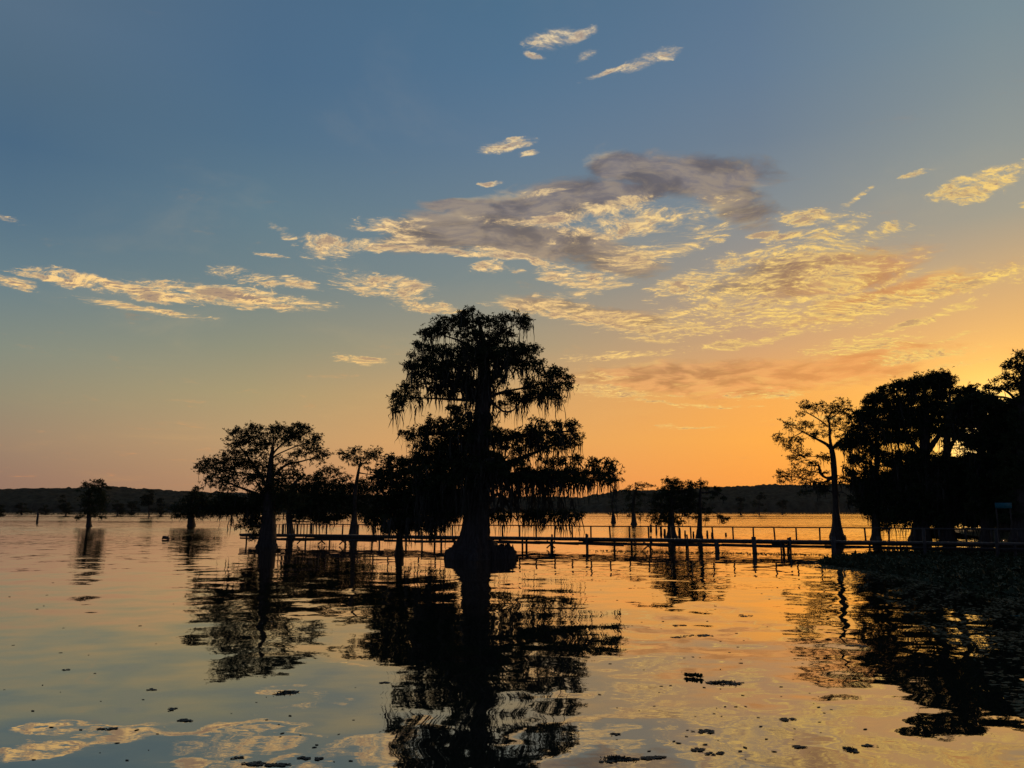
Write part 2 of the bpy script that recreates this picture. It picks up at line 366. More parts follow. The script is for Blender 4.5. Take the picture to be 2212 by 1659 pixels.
# at a grazing view only wave faces that lean towards the bank are seen
open_ = q.mr(wy, 60.0, 130.0)
sy_ = q.m('ADD', q.m('MULTIPLY', sy_, q.m('SUBTRACT', 1.0, open_)), q.m('MULTIPLY', q.m('MULTIPLY', q.m('ABSOLUTE', sy_), -1.3), open_))
nrm = q.vm('NORMALIZE', q.comb(sx_, sy_, 1.0))
gls = q.n('ShaderNodeBsdfGlossy'); gls.inputs['Roughness'].default_value = 0.012; gls.inputs['Color'].default_value = (1.0, 0.935, 0.84, 1)
nt.links.new(nrm, gls.inputs['Normal'])
dif = q.n('ShaderNodeBsdfDiffuse'); dif.inputs['Color'].default_value = (0.018, 0.022, 0.016, 1)
fr = q.n('ShaderNodeFresnel'); fr.inputs['IOR'].default_value = 1.33; nt.links.new(nrm, fr.inputs['Normal'])
fac = q.mr(fr.outputs[0], 0.02, 0.70, 0.37, 0.99, False)
mx = q.n('ShaderNodeMixShader'); q.put(mx.inputs[0], fac); nt.links.new(dif.outputs[0], mx.inputs[1]); nt.links.new(gls.outputs[0], mx.inputs[2])
mo = q.n('ShaderNodeOutputMaterial'); nt.links.new(mx.outputs[0], mo.inputs[0])
wat = mesh_obj('water', [(-6000,-400,0),(6000,-400,0),(6000,6000,0),(-6000,6000,0)], np.array([[0,1,2,3]]), mw)
tag(wat, 'calm rippled lake surface mirroring the sunset', kind='structure')

# ------------------------------------------------------------------ value noise for terrain and so on
def vnoise(x, seed, per=1.0):
    x = np.asarray(x, float) / per; r = np.random.default_rng(seed).uniform(-1, 1, 8192)
    i = np.floor(x).astype(int); f = x - i; f = f * f * (3 - 2 * f)
    return r[i % 8192] * (1 - f) + r[(i + 1) % 8192] * f

# ------------------------------------------------------------------ hills on the far shore
def hills():
    ridge = [(-500,1060),(0,1058),(100,1057),(270,1055),(330,1059),(430,1064),(530,1067),(700,1070),(900,1072),(1100,1075),(1230,1076),(1290,1070),(1350,1061),(1440,1059),(1560,1053),(1640,1049),(1720,1050),(1850,1047),(2000,1046),(2212,1048),(2700,1055)]
    rp = np.array(ridge, float)
    X = np.arange(-1500, 1500, 3.2); ny = 34
    YR = 1750.0; Y0 = 1350.0
    zr = np.interp(X / YR * F + CX, rp[:,0], CAMH + (HOR - rp[:,1]) / F * YR)
    V = []
    for j in range(ny):
        t = j / (ny - 1)
        Y = Y0 + (YR - Y0) * t + vnoise(X, 50 + j, 14) * 5
        base = zr * (0.27 + 0.73 * t ** 0.8) if j > 0 else np.zeros_like(X) - 1
        bump = (vnoise(X, 100 + j, 9) * 2.3 + vnoise(X, 200 + j, 4.2) * 1.5 + vnoise(X, 300 + j // 3, 40) * 2.0) * (j > 0)
        if j == ny - 1: bump += 0.4
        V.append(np.stack([X, Y, base + bump], 1))
    V.append(np.stack([X, np.full_like(X, YR + 200), zr * 0 - 2], 1)); ny += 1
    nx = len(X); V = np.concatenate(V)
    j, i = np.meshgrid(np.arange(ny - 1), np.arange(nx - 1), indexing='ij'); a = (j * nx + i).ravel()
    o = mesh_obj('hills', V, np.stack([a, a + 1, a + nx + 1, a + nx], 1), M_HILL)
    tag(o, 'low forested hills along the far shore of the lake', kind='structure')
hills()
def strip(name, px0, px1, Y, h, depth, label, seed, gaps=0.25):
    rng = np.random.default_rng(seed); x0 = (px0 - CX) / F * Y; x1 = (px1 - CX) / F * Y
    n = int((x1 - x0) / 0.9); ge = Geo()
    xs = np.linspace(x0, x1, n); hh = h * (0.5 + 0.5 * np.abs(vnoise(xs, seed, 9))) * (vnoise(xs, seed + 1, 35) > -1 + 2 * gaps)
    for x, a in zip(xs, hh):
        if a <= 0: continue
        y = Y + rng.uniform(-depth, depth)
        for k in range(3):
            bx = x + rng.uniform(-0.6, 0.6); t = rng.uniform(-0.2, 0.2)
            ge.add([(bx - 0.9, y, -0.05), (bx + 0.9, y + rng.uniform(-.6,.6), -0.05), (bx + t, y + rng.uniform(-.3,.3), a * rng.uniform(0.7, 1.3))], T=[[0, 1, 2]])
    return tag(ge.obj(name, M_REED), label, kind='stuff', cat='reeds')
strip('marsh_reeds', -200, 760, 780, 1.1, 30, 'thin strip of low marsh growth far out before the left hills', 5, 0.10)
strip('marsh_reeds', 1240, 1600, 900, 1.0, 20, 'thin strip of marsh growth before the hill in the middle', 6, 0.15)
strip('marsh_reeds', 1600, 2300, 840, 1.3, 20, 'broken strip of marsh growth below the right hill', 9, 0.22)

# ------------------------------------------------------------------ foliage generators
def tufts(ge, pts, size, nb, rng, flat=0.75, wid=0.30, droop=0.0, scl=None):
    """small sprays of pointed leaf blades round every point"""
    n = len(pts)
    if n == 0: return
    sc = rng.uniform(0.55, 1.35, n) * size if scl is None else scl * rng.uniform(0.6, 1.3, n) * size
    base = np.repeat(pts, nb, 0); s_ = np.repeat(sc, nb)
    d = rng.normal(size=(n * nb, 3)); d[:, 2] = d[:, 2] * flat + 0.18 - droop; d /= np.linalg.norm(d, axis=1)[:, None]
    p = rng.normal(size=(n * nb, 3)); r = np.cross(d, p); r /= np.linalg.norm(r, axis=1)[:, None] + 1e-9
    a = base - d * (s_ * 0.15)[:, None]
    mid = base + d * (s_ * 0.45)[:, None]; tip = base + d * s_[:, None]
    w_ = (s_ * wid * rng.uniform(0.6, 1.3, n * nb))[:, None] * 0.5
    V = np.stack([a, mid + r * w_, tip, mid - r * w_], 1).reshape(-1, 3)
    k = np.arange(n * nb) * 4
    ge.add(V, Q=np.stack([k, k + 1, k + 2, k + 3], 1))
def strands(ge, tops, length, width, rng, seg=5):
    """hanging ribbons of moss, ragged and tapering"""
    n = len(tops)
    if n == 0: return
    tops = np.asarray(tops, float); length = np.asarray(length, float); width = np.asarray(width, float) * np.ones(n)
    a = rng.uniform(0, PI, n)
    sway = rng.normal(size=(n, 2)) * 0.025
    rowsL, rowsR = [], []
    prof = [0.5, 1.0, 0.85, 0.75, 0.4, 0.04]
    jx = np.zeros(n); jy = np.zeros(n)
    for i in range(seg + 1):
        t = i / seg; jx = jx + rng.normal(size=n) * width * 0.75; jy = jy + rng.normal(size=n) * width * 0.75
        c = tops + np.stack([sway[:,0] * length * t * t + jx * (i > 0), sway[:,1] * length * t * t + jy * (i > 0), -length * t], 1)
        w_ = width * prof[i] * rng.uniform(0.4, 1.6, n) * 0.5
        off = np.stack([np.cos(a) * w_, np.sin(a) * w_, np.zeros(n)], 1)
        rowsL.append(c - off); rowsR.append(c + off)
    V = np.stack([np.stack([l, r], 1) for l, r in zip(rowsL, rowsR)], 1).reshape(-1, 3)
    b = np.arange(n)[:, None] * (2 * (seg + 1)) + (np.arange(seg) * 2)[None, :]; b = b.ravel()
    ge.add(V, Q=np.stack([b, b + 1, b + 3, b + 2], 1))

def tree(label, base, trunk, pads, limbs=(), drapes=(), moss=(0, 0, 0), leaf=0.20, dens=1.0, gaps=(), group=None,
         Y=None, seed=1, flute=0.12, name='cypress_tree', cat='tree', mleaf=None, lwid=0.30, auto=True, depthk=0.30, nb=6, wd=0.07, sidet=14):
    rng = np.random.default_rng(seed * 101 + 5)
    b0 = G(*base) if Y is None else P(base[0], base[1], Y); Y0 = b0[1]; b0[2] = 0.0
    S = Y0 / F                                    # metres per photo pixel at the tree
    root = empty(name, b0, label=label, cat=cat, group=group)
    xs = [p[0] for p in pads] or [base[0]]; half_w = (max(xs) - min(xs)) / 2 * S + 1.0
    ph = rng.uniform(0, 6, 4)
    def dep(px, py):
        d = math.sin((px - base[0]) * 0.035 + ph[0]) * 0.6 + math.sin(py * 0.05 + ph[1]) * 0.5 + math.sin((px + py) * 0.021 + ph[2]) * 0.4
        k = min(1.0, abs(px - base[0]) / 60.0)
        return d * half_w * depthk * (0.25 + 0.75 * k)
    def at(px, py, k=1.0): return P(px, py, Y0 + dep(px, py) * k)
    nodes = []
    # trunk
    tp = smooth_line([(x, y, w_) for x, y, w_ in trunk], 6)
    pts = np.array([P(x, y, Y0) for x, y, _ in tp]); rad = tp[:, 2] * S / 2
    pts = np.vstack([pts[0] - [0, 0, max(0.6, pts[0][2] + 0.5)], pts]); rad = np.concatenate([[rad[0] * 1.08], rad])
    hz = np.clip(1 - pts[:, 2] / (pts[-1, 2] + .1) * 2.5, 0, 1)
    ge = Geo(); ge.tube(pts, rad, sidet, flute=flute * (0.25 + hz), seed=seed, rough=0.03)
    tr = ge.obj('trunk', M_BARK, root, loc=b0, smooth=True)
    for p, r in zip(pts[2:], rad[2:]): nodes.append((p, r))
    for li, lb in enumerate(limbs):
        lp = smooth_line(lb, 5); L0 = P(lb[0][0], lb[0][1], Y0)
        n = len(lp); kk = np.clip(np.arange(n) / (n * 0.5), 0, 1)
        pt = np.array([at(x, y, k) for (x, y, _), k in zip(lp, kk)]); rd = np.maximum(lp[:, 2] * S / 2, 0.02)
        gl = Geo(); gl.tube(pt, rd, 7, seed=seed + li, rough=0.05); gl.obj('limb', M_BARK, root, loc=b0, smooth=True)
        for p, r in zip(pt[1:], rd[1:]): nodes.append((p, r))
    NP_ = np.array([n_[0] for n_ in nodes]); NR = np.array([n_[1] for n_ in nodes])
    cr = Geo(); br = Geo(); ms = Geo()
    allc = []
    for (cx, cy, rx, ry) in pads:
        c = at(cx, cy); rxm, rym = rx * S, ry * S; rzm = rxm * 1.05
        ncl = max(3, int(rx * ry * PI / 75.0 * dens))
        u = rng.normal(size=(ncl, 3)); u /= np.linalg.norm(u, axis=1)[:, None]; rr = rng.uniform(0, 1, ncl) ** 0.45
        ex = rng.uniform(size=ncl) < 0.16; rr = np.where(ex, rng.uniform(1.0, 1.3, ncl), rr)
        sub = c + u * rr[:, None] * np.array([rxm, rzm, rym])
        # drop the clumps that would fill an opening seen in the crown
        if gaps:
            keep = []
            for s_ in sub:
                t = s_[1]; vx = s_[0] / t; vz = (s_[2] - CAMH) / t
                # picture position of the clump
                yy = math.cos(PITCH) + vz * math.sin(PITCH); zq = (vz * math.cos(PITCH) - math.sin(PITCH)) / yy
                px = CX + vx / yy * F; py = CY - zq * F
                keep.append(all(((px - a) / c1) ** 2 + ((py - b) / d1) ** 2 > 1 for a, b, c1, d1 in gaps))
            sub = sub[np.array(keep, bool)]
            if len(sub) == 0: continue
        ntf = 9
        sr = min(5.5 * S, rym * 0.6 + 0.05)
        pp = np.repeat(sub, ntf, 0) + rng.normal(size=(len(sub) * ntf, 3)) * np.array([sr * 1.15, sr * 1.15, sr * 0.62])
        tufts(cr, pp, leaf, nb, rng, wid=lwid)
        allc.append(sub)
        # supporting branch from the nearest wood below the clump
        if auto:
            dd = NP_ - c; dist = np.linalg.norm(dd * np.array([1, 1, 1.2]), axis=1) + np.maximum(0, dd[:, 2]) * 2.0
            j = int(np.argmin(dist)); p0 = NP_[j]; L = np.linalg.norm(c - p0)
            r0 = min(NR[j] * 0.55, max(0.03, 0.022 * L + 0.02)); end = c - np.array([0, 0, rym * 0.2])
            midp = (p0 + end) / 2 + np.array([0, 0, rng.uniform(0.02, 0.14) * L]) + rng.normal(size=3) * 0.05 * L
            ln = smooth_line([p0, midp, end], 4); br.tube(ln, np.linspace(r0, r0 * 0.4, len(ln)), 5, rough=0.05, seed=seed)
            for s_ in sub[rng.permutation(len(sub))[:max(3, len(sub) // 3)]]:
                q0 = ln[rng.integers(len(ln) // 2, len(ln))]; mq = (q0 + s_) / 2 + rng.normal(size=3) * 0.06 * np.linalg.norm(s_ - q0)
                br.tube(smooth_line([q0, mq, s_], 2), np.linspace(max(r0 * 0.32, 0.012), 0.008 + wd * 0.06, 5), 4)
        if moss[0] > 0:
            nm = int(rx * moss[0] * 1.1)
            k_ = rng.integers(0, len(sub), nm); tp_ = sub[k_] + rng.normal(size=(nm, 3)) * sr * 0.8
            strands(ms, tp_, (moss[1] + (moss[2] * 1.9 - moss[1]) * rng.uniform(0, 1, nm) ** 2.6) * S, wd * rng.uniform(0.35, 1.3, nm), rng)
    for (x, y0, y1, w_) in drapes:
        n = max(3, int(w_ * 1.5)); c = at(x, y0)
        u = rng.normal(size=(n,)) * 0.33; tx = c[0] + u * w_ * S; ty = c[1] + rng.normal(size=n) * w_ * S * 0.35
        tz = c[2] + rng.uniform(-3, 3, n) * S
        L = (y1 - y0) * S * np.clip(1.0 - np.abs(u) * 1.0, 0.25, 1) * (0.35 + 0.75 * rng.uniform(0, 1, n) ** 0.8)
        strands(ms, np.stack([tx, ty, tz], 1), L, wd * rng.uniform(0.8, 1.9, n), rng)
    if cr.n:
        crown = cr.obj('crown', mleaf or M_LEAF, root, loc=b0)
        if br.n: br.obj('branches', M_BARK, crown, loc=b0)
    if ms.n: ms.obj('hanging_moss', M_MOSS, root, loc=b0)
    return root

def cvt(lst, ox, oy, s=0.25):
    return [(ox + s * e[0], oy + s * e[1]) + tuple(s * v for v in e[2:]) for e in lst]
def cvd(lst, ox, oy, s=0.25):     # drapes: x, y0, y1, w
    return [(ox + s * x, oy + s * a, oy + s * b, s * w_) for x, a, b, w_ in lst]
def cvl(ls, ox, oy, s=0.25): return [[(ox + s * x, oy + s * y, s * w_) for x, y, w_ in l] for l in ls]

# ------------------------------------------------------------------ the great cypress in the middle
A = (812.0, 639.4); B = (812.0, 967.8)
main_pads = cvt([
 (450,320,70,45),(500,300,110,50),(400,300,40,30),(660,240,110,70),(560,230,60,40),(800,210,110,85),(920,220,90,60),(1060,230,80,55),(1130,210,70,45),(1230,220,80,55),(1300,240,50,45),(1310,200,35,30),
 (830,125,30,25),(770,140,45,28),(720,170,50,30),(1120,320,110,50),(900,350,150,45),(760,330,90,40),(1000,400,120,40),(600,290,90,40),
 (380,440,50,40),(350,400,30,18),(470,460,110,45),(580,480,140,50),(720,480,130,70),(900,480,200,80),(1130,460,180,70),(1290,440,80,45),(1350,460,50,45),(1260,500,110,60),(310,510,35,25),(400,540,110,40),
 (300,600,50,35),(360,620,100,50),(500,620,170,60),(650,600,140,60),(820,580,140,60),(1000,520,150,60),(1370,560,60,50),(1300,610,100,45),(1200,560,110,50),(1420,570,40,30),(1400,620,40,40),(380,680,70,35),(560,680,100,40),
 (250,760,40,30),(300,800,50,55),(220,850,65,40),(170,860,35,25),(240,910,75,45),(170,960,30,28),(190,990,30,20),(320,720,50,40),(360,760,35,40),(350,880,50,40),
 (560,750,160,60),(720,720,120,70),(620,820,90,60),(780,760,80,60),(520,800,60,40),(860,760,50,50),(860,830,40,60),(1000,680,50,60),(1080,720,60,60),
 (1480,680,70,45),(1560,650,60,40),(1600,680,70,50),(1660,710,45,35),(1600,760,90,45),(1480,760,110,50),(1330,770,90,40),(1290,720,50,40),(1500,850,100,60),(1580,860,40,50),(1380,850,110,50),(1250,880,110,50),(1130,830,60,40),(1100,920,60,35),
 (240,1190,30,22),(310,1190,60,35),(300,1230,35,30),(400,1150,70,50),(490,1080,50,40),(450,1200,80,60),(570,1100,100,60),(560,1180,110,60),(680,1010,70,50),(720,980,50,40),(700,1100,130,80),(800,1160,150,70),(640,1240,170,60),
 (850,1240,170,60),(1030,1160,50,35),(1060,1140,30,25),(1020,1220,140,40),(1160,1200,110,35),(1250,1190,110,40),(1380,1150,110,50),(1490,1130,90,45),(1400,1070,50,25),(1600,1120,60,40),(1660,1090,45,35),(1690,1130,40,40),(1700,1200,70,45),(1760,1230,30,25),(1640,1250,90,45),(1520,1210,130,50),(1720,1280,40,30),(1600,1300,60,30),
 (420,1310,90,50),(520,1340,140,70),(680,1340,150,80),(380,1390,90,50),(850,1350,140,80),(560,1440,180,80),(780,1460,170,80),(1080,1290,110,40),(1220,1320,60,35),(1330,1290,90,35),(1030,1380,110,50),(1150,1440,140,50),(1250,1400,80,30),(1000,1480,150,60),(1380,1390,50,25),(1460,1320,60,35),
 (1540,1440,70,40),(1600,1430,90,45),(1720,1420,55,35),(1740,1400,35,25),(1480,1500,70,35),(1650,1490,130,50),(1870,1460,55,40),(1900,1450,50,30),(1980,1440,50,35),(2000,1480,60,45),(2070,1500,30,35),(2070,1570,45,40),(1960,1550,90,50),(1830,1530,100,45),(1700,1570,140,45),(1540,1560,120,45),(1400,1560,110,50),(1290,1520,90,50),(2060,1610,35,30),
 ], *A) + cvt([
 (1000,200,160,60),(1180,260,150,50),(1350,240,130,50),(1500,270,120,45),(1680,270,120,40),(1840,280,90,30),
 (1050,600,70,35),(1010,570,40,30),(1150,590,50,25),(1340,590,90,35),(1420,570,80,30),(1560,570,110,35),(1680,570,90,28),(1750,580,40,20),(1500,540,60,25),(1300,560,60,30),
 (560,200,200,90),(700,260,150,90),(520,350,170,80),(680,420,110,70),(420,300,130,80),(580,480,120,60),(700,540,60,50)], *B)
def fill(poly, step, r, seed, gaps=(), ry=0.6):
    """clump centres spread over the outline of a dense crown"""
    rng = np.random.default_rng(seed); pl = np.array(poly, float); out = []
    def inside(x, y):
        c = False; n = len(pl)
        for i in range(n):
            x1, y1 = pl[i]; x2, y2 = pl[(i + 1) % n]
            if (y1 > y) != (y2 > y) and x < (x2 - x1) * (y - y1) / (y2 - y1) + x1: c = not c
        return c
    y = pl[:,1].min()
    while y < pl[:,1].max():
        x = pl[:,0].min() + rng.uniform(0, step)
        while x < pl[:,0].max():
            px = x + rng.uniform(-.4,.4) * step; py = y + rng.uniform(-.4,.4) * step * 0.7
            if inside(px, py): 
                k = rng.uniform(0.7, 1.3); out.append((px, py, r * k, r * k * ry))
            x += step
        y += step * 0.7
    return out
main_pads += fill(cvt([(420,1280),(900,1180),(1080,1240),(1240,1330),(1300,1600),(1000,1660),(300,1660),(330,1400)], *A), 34, 14, 201)
main_pads += fill(cvt([(350,0),(700,-40),(980,60),(1000,300),(760,420),(740,560),(450,620),(330,560),(300,300)], *B), 32, 13, 202)
main_pads += fill(cvt([(500,480),(900,460),(1300,460),(1300,560),(1000,600),(900,760),(780,800),(560,700),(350,650)], *A), 28, 12, 203)
main_pads += fill(cvt([(1000,1180),(1500,1180),(1650,1200),(1500,1260),(1050,1260)], *A), 22, 11, 204)
main_trunk = [(1020,1207,98),(1024,1190,78),(1027,1165,60),(1030,1130,52),(1033,1090,50),(1034,1050,46),(1035,1000,44),(1038,950,40),(1041,900,34),(1044,850,30),(1046,810,27),(1046,780,24),(1044,750,19),(1040,720,11),(1036,700,6)]
main_limbs = cvl([
 [(930,600,60),(860,480,34),(800,430,24),(700,380,16),(600,345,11),(500,310,7)],
 [(930,560,50),(960,450,34),(1000,380,22),(1100,300,14),(1220,240,9)],
 [(925,600,46),(890,430,30),(850,330,20),(810,240,12)],
 [(900,800,46),(800,700,34),(650,600,24),(500,560,16),(360,540,9)],
 [(900,900,44),(800,830,34),(640,740,26),(440,690,18),(300,760,9)],
 [(960,780,50),(1080,640,40),(1180,520,28),(1300,470,14)],
 [(980,900,50),(1050,960,22),(1110,1000,18),(1180,990,14),(1230,940,9)],
 [(960,880,40),(1100,830,24),(1250,800,18),(1400,770,14),(1600,700,8)],
 [(880,900,40),(700,895,24),(430,882,13),(300,885,9),(200,930,6)],
 [(890,1200,60),(700,1180,44),(500,1190,26),(300,1210,10)],
 [(1000,1250,60),(1200,1220,38),(1450,1180,26),(1700,1170,11)],
 [(960,1480,60),(1200,1420,38),(1500,1300,26),(1640,1240,11)],
 [(980,1560,60),(1200,1540,40),(1500,1520,28),(1800,1530,20),(2050,1540,8)],
 [(850,1480,60),(700,1420,42),(500,1400,28),(350,1400,13)],
 ], *A) + cvl([
 [(960,480,60),(1050,400,30),(1140,450,26),(1250,530,24),(1350,570,20),(1600,575,13),(1750,590,7)],
 [(960,560,50),(1080,520,22),(1160,570,16),(1220,620,9)],
 [(960,300,50),(1200,270,34),(1500,260,24),(1850,270,10)],
 [(780,420,60),(650,400,40),(500,420,26),(400,380,12)],
 ], *B)
main_drapes = [(905 + 8.6 * k, 1010 + (k * 37) % 60, 1090 + (k * 53) % 75, 12) for k in range(34)] + [(x_, 1075, y_, 5) for x_, y_ in ((1090,1150),(1118,1168),(1140,1140),(1163,1156),(1188,1146),(1214,1160),(1236,1150),(1068,1130))] + [(1034 + dx_, y_, y_ + 60, 30) for dx_ in (-16, -6, 6, 16) for y_ in (840, 890, 940, 990, 1040)] + [(x_, 1120, y_, 9) for x_, y_ in ((882,1186),(893,1172),(905,1180),(918,1168),(928,1190),(938,1176),(950,1188),(962,1164),(832,1168),(846,1176),(975,1150))] + cvd([
 (460,790,1020,45),(555,760,1050,60),(510,760,1040,25),(395,890,1100,24),(355,950,1130,20),(640,820,960,45),(700,780,950,60),(780,720,1120,70),(840,750,1140,70),(900,800,1160,60),(930,700,1160,80),(990,760,1150,60),
 (1110,560,850,55),(1050,590,780,50),(1030,560,700,30),(1210,650,790,18),(1240,640,740,25),(1210,830,1160,70),(1290,880,1140,60),(1150,810,920,60),(1450,800,1000,50),(1500,820,1080,60),(1560,900,1110,40),(1590,850,1010,25),(1400,850,1000,40),
 (1010,940,1120,22),(1110,1000,1100,10),(1060,990,1060,10),(1140,1000,1080,12),(1330,1200,1440,40),(1400,1230,1490,40),(1350,1220,1430,35),(1470,1260,1440,30),(1590,1260,1400,20),(1540,1250,1360,30),(1700,1260,1340,20),(1280,1180,1300,20),(1220,1180,1260,20),
 (700,1300,1500,120),(560,1400,1600,100),(850,1300,1560,120),(1000,1400,1600,90),(1130,1450,1620,90),(1290,1500,1640,80),(330,1230,1290,20),(430,1230,1330,30),(1650,1100,1180,20),(720,620,760,50),(420,700,790,20)], *A) + cvd([
 (1000,200,440,80),(1080,230,430,70),(1150,230,440,60),(1230,250,450,60),(1300,250,430,50),(1360,250,480,40),(1430,260,500,40),(1500,270,460,50),(1570,270,520,50),(1630,280,520,50),(1700,280,540,40),(1800,290,540,14),(1760,280,460,40),(1850,290,400,50),(1950,280,420,40),(2020,230,440,26),(2030,300,620,10),(1980,260,360,40),
 (1040,580,720,30),(1100,580,760,30),(1310,580,780,50),(1370,590,760,40),(1450,600,760,50),(1520,590,740,50),(1570,590,800,40),(1630,590,790,30),(1690,580,770,24),(1740,590,700,20),(1160,570,700,20),(1270,570,700,40),(1420,600,780,20),(1580,600,840,8),(1360,600,880,8),
 (930,300,640,60),(850,300,640,90),(780,350,600,70),(920,300,860,14),(720,350,740,60),(640,380,700,60),(560,400,640,60),(500,380,740,70),(450,380,700,60),(390,360,780,50),(700,500,700,60)], *B)
mt = tree('tallest cypress, moss-draped and layered, standing in the middle of the lake before the pier', (1022,1207), main_trunk, main_pads, main_limbs, main_drapes,
     moss=(1.5, 6, 34), leaf=0.20, dens=1.2, seed=3, flute=0.16, sidet=28, depthk=0.22, nb=7, wd=0.08,
     gaps=[(1085,1060,16,9),(1130,1058,18,7),(1175,1062,18,7),(1230,1064,24,7),(987,794,8,6),(1024,839,6,10),(1107,824,8,13),(1090,909,19,22),(972,874,6,10),(905,905,14,7),(960,905,10,6),(1190,925,10,7),(935,940,10,5),(1210,975,12,5),(1000,1098,4,10),(1075,1075,5,10),(1095,1065,5,9),(990,1030,3,9),(893,1030,8,5),(985,1060,3,7),(1060,1000,4,12),(1150,985,6,5),(1090,1012,4,6),(914,848,9,10),(1123,810,9,14),(1110,915,14,16),(1110,962,6,7),(965,800,6,5),(937,852,5,5),(1160,890,10,12),(1025,940,4,14),(1020,955,4,8)])
# the buttressed root mass low on its right side
def stump():
    rng = np.random.default_rng(4); Y0 = G(1022,1207)[1]; S = Y0 / F; ge = Geo()
    c = P(1084,1207,Y0); c[2] = 0
    for (dx_, w_, h, ln) in ((-30,52,40,3),(-14,44,28,2),(0,40,22,1),(10,36,26,-1),(19,22,20,-3),(2,16,31,4),(14,12,33,1)):
        pts = [(c[0] + dx_ * S, c[1] + 0.2, -0.5)]
        for t in (0.3, 0.55, 0.8, 0.95, 1.0): pts.append((c[0] + (dx_ - ln * t) * S, c[1] + 0.2, h * S * t))
        rd = np.array([1.1, 1.06, 0.95, 0.8, 0.5, 0.12]) * w_ * S / 2
        ge.tube(pts, rd, 22, flute=0.17, nf=9, seed=int(w_), rough=0.10)
    for k in range(26):
        x = c[0] + rng.uniform(-10, 26) * S; z = rng.uniform(20, 30) * S
        ge.tube([(x, c[1] + rng.uniform(-.5,.5), z - 0.25), (x + rng.uniform(-.06,.06), c[1], z + rng.uniform(0.02,.2))], [0.12, 0.02], 5)
    ge.obj('root_buttress', M_BARK, mt, loc=np.array(mt.location), smooth=False)
stump()

# ------------------------------------------------------------------ other near cypresses
C = (415.0, 881.3)
tree('broad cypress with a rounded open crown at the left end of the pier', (577,1181),
 [(577,1181,42),(578,1168,34),(580,1145,31),(581,1115,27),(582,1080,24),(583,1050,20),(584,1020,14),(586,990,10),(590,965,6)],
 cvt([(380,190,35,25),(370,240,60,40),(440,200,60,40),(520,180,90,45),(500,240,110,50),(600,270,90,50),(700,180,60,35),(680,230,90,50),(780,190,70,50),(850,200,110,70),(930,160,70,40),(900,240,110,50),(980,200,40,40),
 (340,300,50,35),(420,310,90,50),(560,330,90,50),(700,300,90,40),(820,290,90,30),(1050,260,55,35),(1090,250,40,25),(1020,310,70,40),(1080,340,70,35),(1130,390,50,35),(1160,410,35,30),(1100,440,60,35),(980,370,80,40),(900,400,90,30),
 (290,400,50,35),(370,400,90,50),(480,400,100,60),(600,410,80,50),(130,460,50,35),(90,490,45,35),(90,540,45,35),(170,500,80,50),(260,470,80,50),(220,560,110,50),(330,520,110,60),(450,500,110,70),(560,520,90,60),(680,520,70,60),(150,600,50,30),(280,620,110,45),(400,600,110,50),
 (180,660,55,20),(250,700,60,18),(340,690,80,25),(520,620,80,40),(620,600,90,60),(760,560,70,50),(880,520,50,40),(900,570,60,35),(820,620,80,50),(920,610,40,25),(740,660,90,45),(640,680,80,50),(520,590,70,40),(760,440,60,30),(860,470,70,25),(720,720,80,30)], *C)
 + cvt([(80,850,90,40),(180,870,90,45),(290,880,90,40),(400,870,80,45),(500,880,70,60),(520,960,60,60),(780,740,80,30),(400,1030,50,25),(520,820,60,50),(560,1000,60,60),(330,840,80,35)], *C) + fill([(428,1078),(540,1068),(600,1072),(660,1060),(650,1090),(600,1112),(560,1160),(545,1160),(530,1115),(430,1108)], 17, 13, 302),
 cvl([[(670,660,34),(690,480,22),(700,400,18),(760,330,14),(860,260,9)],[(650,700,36),(580,560,22),(480,420,16),(400,320,8)],[(640,780,40),(560,740,26),(450,700,20),(350,660,15),(230,600,8)],
      [(690,600,30),(800,500,20),(950,460,14),(1100,420,7)],[(670,600,26),(560,580,16),(400,560,12),(200,520,7)],[(640,900,36),(520,850,22),(350,860,15),(150,860,8)],[(690,440,20),(740,400,12),(900,330,9),(1040,280,5)],[(630,800,30),(590,700,18),(560,650,12),(500,560,8)]], *C),
 cvd([(250,900,1060,16),(345,930,1120,18),(335,950,1150,6),(300,900,980,20),(470,880,1000,50),(520,850,1060,70),(60,900,960,20),(560,640,740,20),(500,620,690,15),(1030,440,520,8),(940,500,580,12),(880,480,560,10),(780,700,780,20),(520,950,1100,40),(400,900,990,30),(180,900,960,30),(120,900,950,20)], *C),
 moss=(0.35, 5, 18), leaf=0.23, dens=1.3, seed=21, sidet=20, depthk=0.25, nb=7, lwid=0.28, wd=0.09,
 gaps=[(573,985,6,4),(600,1010,6,4),(541,1050,12,6),(560,1048,6,9),(620,985,10,5),(520,985,5,3),(500,1030,8,3),(605,972,6,4)])

